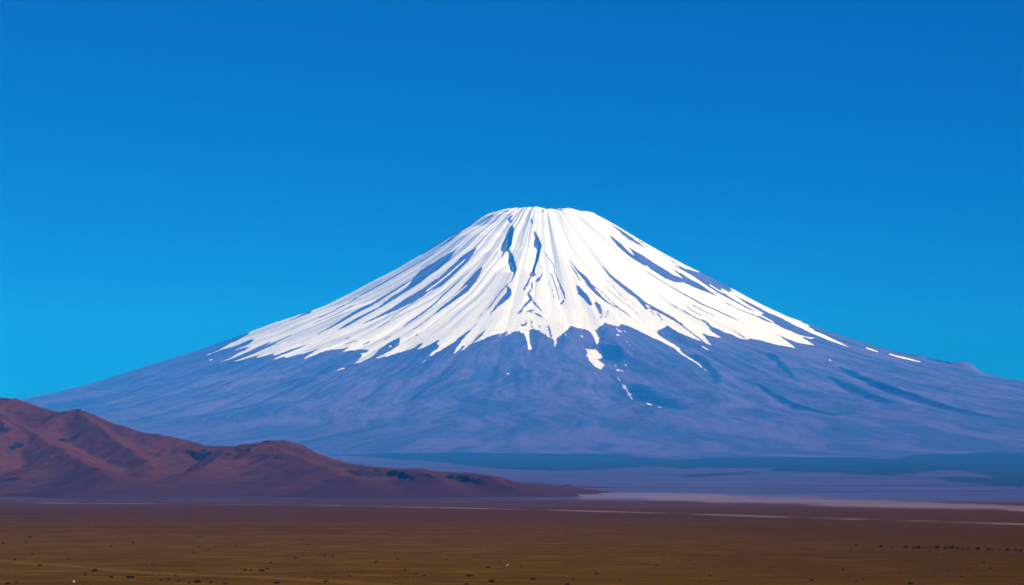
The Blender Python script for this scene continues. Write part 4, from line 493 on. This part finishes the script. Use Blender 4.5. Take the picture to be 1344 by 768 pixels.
def foliage_mesh(rng, n, mat, name='foliage', size=(.035, .085)):
    """a low cushion about 1 m wide of many small leaf faces in uneven clumps"""
    V, F = [], []
    lobes = [(rng.uniform(-.28, .28), rng.uniform(-.28, .28), rng.uniform(.16, .30), rng.uniform(.14, .26)) for _ in range(5)]
    lobes.append((0, 0, .2, .3))
    for _ in range(n):
        lx, ly, lz, lr = rng.choice(lobes)
        th = rng.uniform(0, 2 * math.pi); u = rng.uniform(-.55, 1); q = math.sqrt(1 - u * u); k = lr * rng.uniform(.55, 1.08)
        c = np.array([lx + k * q * math.cos(th), ly + k * q * math.sin(th), max(.015, lz + k * u * .8)])
        a = np.array([rng.gauss(0, 1) for _ in range(3)]); a /= np.linalg.norm(a)
        b = np.cross(a, [rng.gauss(0, 1) for _ in range(3)]); b /= np.linalg.norm(b)
        s = rng.uniform(*size); i = len(V)
        V += [tuple(c - a * s), tuple(c + b * s * .5), tuple(c + a * s), tuple(c - b * s * .5)]
        F.append((i, i + 1, i + 2, i + 3))
    return poly_mesh(name, V, F, mat)

def branches_mesh(rng, mat):
    V, F = [], []
    for _ in range(11):
        th = rng.uniform(0, 2 * math.pi); L = rng.uniform(.25, .48); up = rng.uniform(.18, .42)
        p0 = np.array([.04 * math.cos(th), .04 * math.sin(th), -.04]); p1 = np.array([L * .5 * math.cos(th), L * .5 * math.sin(th), up * .7]); p2 = np.array([L * math.cos(th + .3), L * math.sin(th + .3), up])
        rings = []
        for p, r in ((p0, .018), (p1, .011), (p2, .004)):
            i = len(V); rings.append(i)
            V += [(p[0] + r * math.cos(k * 2.094), p[1] + r * math.sin(k * 2.094), p[2] + r * .3 * k) for k in range(3)]
        for a, b in zip(rings[:-1], rings[1:]):
            F += [(a + k, a + (k + 1) % 3, b + (k + 1) % 3, b + k) for k in range(3)]
    return poly_mesh('branches', V, F, mat)

def at(px, py):
    """where the line of sight meets the flat plain (the shrubs' places, in metres)"""
    y = CAM_Z / ((py - 640) * K)
    for _ in range(6):
        x = (px - 672) * K * y; y = (CAM_Z - float(ground_z(x, y))) / ((py - 640) * K)
    x = (px - 672) * K * y
    return x, y, float(ground_z(x, y))

def build_shrubs():
    rng = random.Random(7)
    lm = leaf_mat('dark_shrub_leaves', (0.013, 0.006, 0.002), (0.030, 0.014, 0.004))
    bm = leaf_mat('shrub_twigs', (0.02, 0.012, 0.008), (0.04, 0.025, 0.015))
    FM = [foliage_mesh(rng, 620, lm) for _ in range(5)]
    BM = [branches_mesh(rng, bm) for _ in range(3)]
    SM = [foliage_mesh(rng, 320, lm, 'shrub', (.07, .15)) for _ in range(5)]
    def place(px, py, wpx, label, group, h=1.0, parts=True):
        x, y, z = at(px, py); w = wpx * K * y
        hz = w * h
        if parts:
            o = bpy.data.objects.new('shrub', None); COL.objects.link(o)
            f = bpy.data.objects.new('foliage', rng.choice(FM)); COL.objects.link(f); f.parent = o
            b = bpy.data.objects.new('branches', rng.choice(BM)); COL.objects.link(b); b.parent = o
        else:
            o = bpy.data.objects.new('shrub', rng.choice(SM)); COL.objects.link(o)
        o.location = (x, y, z - 0.02 * w); o.rotation_euler = (0, 0, rng.uniform(0, 6.28)); o.scale = (w * 1.1, w * 1.1, hz)
        tag(o, label, 'shrub', group)
    ORD = ['first', 'second', 'third', 'fourth', 'fifth', 'sixth', 'seventh', 'eighth', 'ninth', 'tenth', 'eleventh', 'twelfth', 'thirteenth', 'fourteenth', 'fifteenth', 'sixteenth', 'seventeenth', 'eighteenth', 'nineteenth', 'twentieth']
    n = len(ROW)
    for i, (px, py, w) in enumerate(ROW):
        sz = 'large' if w >= 6 else 'small' if w <= 3 else 'dark'
        if i == 0: lab = 'dark shrub at the left end of the long row of shrubs'
        elif i == n - 1: lab = 'dark shrub at the right end of the long row of shrubs, by the frame edge'
        elif i <= n // 2: lab = f'{sz} shrub in the long row of shrubs, {ORD[i]} from its left end'
        else: lab = f'{sz} shrub in the long row of shrubs, {ORD[n - 1 - i]} from its right end'
        place(px, py, 1.3 * w, lab, 'shrubs in a long row across the plain', 1.0, w >= 6)
    # the loose shrubs: told apart by size, strip of the plain and neighbours
    for (px, py, w, lab) in NAMED:
        place(px, py, w, lab, 'loose shrubs on the plain', 0.75, True)
    strips = [('far plain', 0, 716), ('middle plain', 716, 740), ('near plain', 740, 758), ('bottom edge', 758, 800)]
    zones = [('under the tall hill', 0, 180), ('under the saddle', 180, 320), ('under the round hill', 320, 460), ('under the cliffs', 460, 660), ('under the hills\' low tail', 660, 800), ('under the right flank', 800, 1180), ('at far right', 1180, 1400)]
    for sn, a, b in strips:
        for zn, c, d in zones:
            cell = sorted(q for q in SMALL if a <= q[1] < b and c <= q[0] < d)
            for i, (px, py, w) in enumerate(cell):
                which = 'lone tiny shrub' if len(cell) == 1 else ('leftmost tiny shrub' if i == 0 else 'rightmost tiny shrub' if i == len(cell) - 1 else f'{ORD[i]} tiny shrub from left')
                place(px, py, w, f'{which} {"at" if "edge" in sn else "on"} the {sn} {zn}', 'tiny shrubs scattered over the plain', 0.75, w >= 6)

ROW = [(1123.6, 716.4, 3), (1156, 718.6, 4.2), (1171, 718.6, 2), (1189, 719.3, 6), (1199, 719.5, 2.6), (1205.5, 719.5, 4.6), (1210.6, 719.7, 2), (1215.6, 719.7, 2.4), (1221.4, 719.8, 2.6), (1229.8, 720, 6.2), (1241, 720.3, 4.2), (1248.5, 720.2, 5.6), (1256, 720.5, 3.4), (1263, 720.8, 3.2), (1271, 720.6, 2.8), (1283.5, 721.4, 5), (1298, 722, 4), (1303, 721.8, 2.2), (1311, 722.4, 2), (1322, 722.8, 4.8), (1333, 723, 3.6), (1339, 724, 4.4)]
NAMED = [
 (171.5, 759.3, 11, 'large dark shrub near the bottom edge, widest one left of the paired shrubs'),
 (123.5, 750.3, 10.5, 'long flat dark shrub beside a smaller one, upper right of the white stone'),
 (112, 754.5, 6.5, 'dark shrub just up and right of the white stone at bottom left'),
 (146, 758.3, 6.5, 'mid-sized shrub between the large shrub and the white stone'),
 (9, 767, 9, 'dark shrub at the bottom left corner of the plain'),
 (22, 765, 6, 'smaller shrub just right of the one in the bottom left corner'),
 (259, 765.2, 12, 'broad dark shrub clump at the bottom edge, widest of its cluster'),
 (248, 765.6, 6, 'low shrub touching the left side of the broad bottom clump'),
 (276.4, 765, 6.5, 'low shrub just right of the broad bottom clump'),
 (322, 749, 7, 'dark shrub, left one of four grouped under the second hill'),
 (329.3, 749.6, 5, 'small shrub close against the left one of the four grouped shrubs'),
 (344, 750.2, 9, 'widest of the four shrubs grouped under the second hill'),
 (350.7, 747, 5, 'small shrub just behind the widest of the four grouped shrubs'),
 (363, 766, 9, 'dark shrub at the bottom edge straight below the four grouped shrubs'),
 (427.8, 764, 8, 'flat dark shrub at the bottom edge below the start of the cliff ridge'),
 (646, 764, 9.5, 'round dark shrub at the bottom edge, below and left of the small pale stone'),
 (616, 757, 9, 'flat faint shrub up and left of the round bottom shrub'),
 (611.6, 767.5, 7, 'shrub cut by the bottom edge left of the round shrub'),
 (699.8, 761, 8, 'flat dark shrub near the bottom edge under the low end of the hills'),
 (931.7, 756, 5, 'lone dark shrub near the bottom, under the right slope of the volcano'),
 (1065.6, 762.4, 7, 'lone flat shrub near the bottom, left of the faint shrub on the far right'),
 (1107, 748.2, 5, 'lone brown shrub below the left end of the long row'),
 (1195, 767, 9, 'faint broad shrub at the bottom edge below the long row'),
]
SMALL = [(39, 705.4, 5), (34.5, 712.6, 4), (4, 713.6, 4), (42, 728, 4.5), (19, 735.5, 5), (53, 742.6, 5), (123, 709.4, 3), (162, 701.4, 2.5), (145, 718, 4), (175, 713.2, 5), (221.5, 761.5, 5), (211.5, 762, 5), (234, 763, 6), (229.6, 755.2, 3.5), (114, 743.5, 3),
 (262, 704.5, 4), (287, 713.6, 3), (310, 717.6, 3.6), (261, 718.6, 4), (273.5, 721.6, 4), (254.5, 725.6, 4), (310.7, 755, 3), (355.4, 739.4, 5), (296, 767, 6), (459, 756.8, 4.5), (493.5, 738.3, 5), (388, 733.2, 4), (436.4, 730.7, 4), (427, 730.2, 4), (403, 715.4, 3.4), (397, 708.6, 3.6), (414.5, 708.4, 2.6),
 (522, 734.6, 4.5), (587, 735.7, 4), (531, 748.8, 6), (545.8, 754, 4), (557, 755.8, 3.5), (640.6, 745.8, 6), (783.5, 754, 7), (752, 762, 5), (745, 768, 9), (685, 744.2, 4), (814.5, 762, 4.5), (994, 713.6, 2.4), (1002, 714.8, 3), (1012, 713.6, 2.2),
 (1123.6, 764, 4), (1132.7, 761, 3.5), (1239, 734.2, 3), (1291.5, 738.7, 4), (1299.6, 746.8, 3.6), (1308, 737.6, 2.6), (890, 719.5, 2.6), (905, 736.2, 3), (862, 742.4, 3.4), (1010, 746.5, 3), (958, 727.5, 2.6), (1181, 752.6, 3), (1262, 757.6, 3.4), (570, 712.4, 2.6), (640, 719.8, 2.6), (725, 727.6, 2.8), (90, 733.6, 3), (200, 741.8, 3.2)]

def build_stones():
    t = NT('pale_stone'); m = t.done(t.mix(t.noise(1.5, 3), (0.62, 0.58, 0.52), (0.8, 0.78, 0.74)), 0.8)
    import bmesh
    rng = random.Random(3)
    for (px, py, w, lab) in ((97, 764, 2.6, 'white boulder lying on the brown plain at bottom left'), (666, 742, 1.9, 'small pale stone on the brown plain near the middle of the picture')):
        bm = bmesh.new(); bmesh.ops.create_icosphere(bm, subdivisions=3, radius=0.5)
        for v in bm.verts:
            n = v.co.normalized(); k = 1 + 0.22 * float(gnoise(n.x * 2.2 + px, n.y * 2.2 + n.z * 3.1, 5)) + 0.08 * float(gnoise(n.x * 6, n.y * 6 + n.z * 5, 6))
            v.co = v.co * k; v.co.z = max(v.co.z, -0.3)
        me = bpy.data.meshes.new('boulder'); bm.to_mesh(me); bm.free(); me.materials.append(m)
        o = bpy.data.objects.new('boulder', me); COL.objects.link(o)
        x, y, z = at(px, py); s = w * K * y
        o.location = (x, y, z + 0.2 * s); o.scale = (s * 1.2, s, s * 0.9); o.rotation_euler = (0, 0, rng.uniform(0, 6))
        tag(o, lab, 'boulder')

def build_grass():
    rng = np.random.default_rng(11)
    n = 45000
    y = 435 * (1500 / 435) ** rng.random(n); x = (rng.random(n) - .5) * 2 * 0.34 * y
    dens = gnoise(x / 32, y / 52, 131) + 0.6 * gnoise(x / 8, y / 12, 132)
    k = dens > -0.15 + 0.35 * rng.random(n)
    x, y = x[k], y[k]; z = ground_z(x, y); n = len(x)
    h = rng.uniform(.05, .17, n) * np.where(rng.random(n) < .05, 1.8, 1); w = h * rng.uniform(.9, 1.7, n)
    V = []; F = []
    for b in range(4):
        a = rng.random(n) * 6.283; ca, sa = np.cos(a), np.sin(a); ln = rng.uniform(-.35, .35, n) * w
        p0 = np.stack([x - ca * w * .5, y - sa * w * .5, z - .03], -1)
        p1 = np.stack([x + ca * w * .5, y + sa * w * .5, z - .03], -1)
        p2 = np.stack([x + ca * w * .38 + ln, y + sa * w * .38, z + h * rng.uniform(.6, 1, n)], -1)
        p3 = np.stack([x - ca * w * .38 + ln, y - sa * w * .38, z + h * rng.uniform(.6, 1, n)], -1)
        V.append(np.stack([p0, p1, p2, p3], 1).reshape(-1, 3))
    V = np.concatenate(V).astype(np.float32); nq = len(V) // 4
    me = bpy.data.meshes.new('grass'); me.vertices.add(len(V)); me.vertices.foreach_set('co', V.ravel())
    me.loops.add(nq * 4); me.loops.foreach_set('vertex_index', np.arange(nq * 4, dtype=np.int32))
    me.polygons.add(nq); me.polygons.foreach_set('loop_start', (np.arange(nq) * 4).astype(np.int32)); me.update(calc_edges=True)
    t = NT('dry_grass'); c = t.mix(t.step(t.noise(1 / 6.0, 4, .7), .35, .65), (0.085, 0.036, 0.006), (0.19, 0.095, 0.02))
    me.materials.append(t.done(c, 0.95))
    o = bpy.data.objects.new('grass', me); COL.objects.link(o)
    tag(o, 'dry tussock grass dotted over the near plain', 'grass', kind='stuff')

# ------------------------------------------------------------------ air
def build_haze():
    import bmesh
    bm = bmesh.new(); bmesh.ops.create_cube(bm, size=1.0)
    x0, x1, y0, y1, z0, z1 = -37000, 37000, -2600, 39800, -16, 3000
    for v in bm.verts:
        v.co = (x0 if v.co.x < 0 else x1, y0 if v.co.y < 0 else y1, z0 if v.co.z < 0 else z1)
    me = bpy.data.meshes.new('haze'); bm.to_mesh(me); bm.free()
    o = bpy.data.objects.new('haze', me); COL.objects.link(o)
    m = bpy.data.materials.new('blue_air'); m.use_nodes = True; nt = m.node_tree
    nt.nodes.remove(nt.nodes['Principled BSDF'])
    v = nt.nodes.new('ShaderNodeVolumePrincipled')
    v.inputs['Color'].default_value = (*HAZE_COL, 1); v.inputs['Density'].default_value = HAZE_D
    v.inputs['Anisotropy'].default_value = HAZE_G; v.inputs['Absorption Color'].default_value = (1, 1, 1, 1)
    nt.links.new(v.outputs[0], nt.nodes['Material Output'].inputs['Volume'])
    me.materials.append(m)
    tag(o, 'thin blue air between the plain and the distant volcano', 'haze', kind='stuff')

HAZE_COL = (0.008, 0.28, 1.0); HAZE_D = 4.3e-5; HAZE_G = -0.3
SUN_EL = 29.0; SUN_STR = 4.6; SKY_STR = 0.13; EXPO = 0.42

def build_light():
    d = np.array([SUN_H[0], SUN_H[1]]); d = d / np.linalg.norm(d)
    el = math.radians(SUN_EL)
    import mathutils
    vec = mathutils.Vector((d[0] * math.cos(el), d[1] * math.cos(el), math.sin(el)))
    L = bpy.data.lights.new('sun', 'SUN'); L.energy = SUN_STR; L.angle = math.radians(0.5); L.color = (1.0, 0.987, 0.975)
    o = bpy.data.objects.new('sun', L); COL.objects.link(o); o.rotation_euler = vec.to_track_quat('Z', 'Y').to_euler(); o.location = (0, 0, 5000)
    w = bpy.data.worlds.new('World'); sc.world = w; w.use_nodes = True; nt = w.node_tree
    bg = nt.nodes['Background']; bg.inputs['Strength'].default_value = SKY_STR
    sky = nt.nodes.new('ShaderNodeTexSky'); sky.sky_type = 'NISHITA'; sky.sun_disc = False
    sky.sun_elevation = el; sky.sun_rotation = math.atan2(d[0], d[1])
    sky.altitude = 4200; sky.air_density = 1.0; sky.dust_density = 0.0; sky.ozone_density = 6.0
    # the sky of high thin air: the pale band near the horizon is squeezed down
    tc = nt.nodes.new('ShaderNodeTexCoord'); sep = nt.nodes.new('ShaderNodeSeparateXYZ'); cmb = nt.nodes.new('ShaderNodeCombineXYZ')
    nt.links.new(tc.outputs['Generated'], sep.inputs[0])
    ma = nt.nodes.new('ShaderNodeMath'); ma.operation = 'MULTIPLY_ADD'; ma.inputs[1].default_value = SKY_MUL; ma.inputs[2].default_value = SKY_ADD
    nt.links.new(sep.outputs['Z'], ma.inputs[0])
    mx = nt.nodes.new('ShaderNodeMath'); mx.operation = 'MULTIPLY'; mx.inputs[1].default_value = 0.35; nt.links.new(sep.outputs['X'], mx.inputs[0]); nt.links.new(mx.outputs[0], cmb.inputs['X']); nt.links.new(sep.outputs['Y'], cmb.inputs['Y']); nt.links.new(ma.outputs[0], cmb.inputs['Z'])
    nm = nt.nodes.new('ShaderNodeVectorMath'); nm.operation = 'NORMALIZE'; nt.links.new(cmb.outputs[0], nm.inputs[0]); nt.links.new(nm.outputs[0], sky.inputs['Vector'])
    hs = nt.nodes.new('ShaderNodeHueSaturation'); hs.inputs['Saturation'].default_value = SKY_SAT; hs.inputs['Hue'].default_value = SKY_HUE; hs.inputs['Value'].default_value = 1.0
    nt.links.new(sky.outputs[0], hs.inputs['Color']); nt.links.new(hs.outputs[0], bg.inputs['Color'])

SKY_MUL = 1.95; SKY_ADD = 0.125; SKY_SAT = 1.85; SKY_HUE = 0.512

def build_camera():
    c = bpy.data.cameras.new('camera'); o = bpy.data.objects.new('camera', c); COL.objects.link(o)
    o.location = (0, 0, CAM_Z); o.rotation_euler = (math.radians(90), 0, 0)
    c.sensor_width = 36.0; c.sensor_fit = 'HORIZONTAL'; c.lens = 18.0 / (672 * K)
    c.shift_y = (640 - 384) / 1344.0; c.clip_start = 0.5; c.clip_end = 120000
    sc.camera = o

build_mountain(); build_plain(); build_hills(); build_road(); build_path()
build_shrubs(); build_stones(); build_grass(); build_haze(); build_light(); build_camera()
v = sc.view_settings; v.view_transform = 'Standard'; v.look = 'None'; v.exposure = EXPO; v.gamma = 1.0; v.use_curve_mapping = False
sc.cycles.use_denoising = True
sc.cycles.volume_bounces = 1
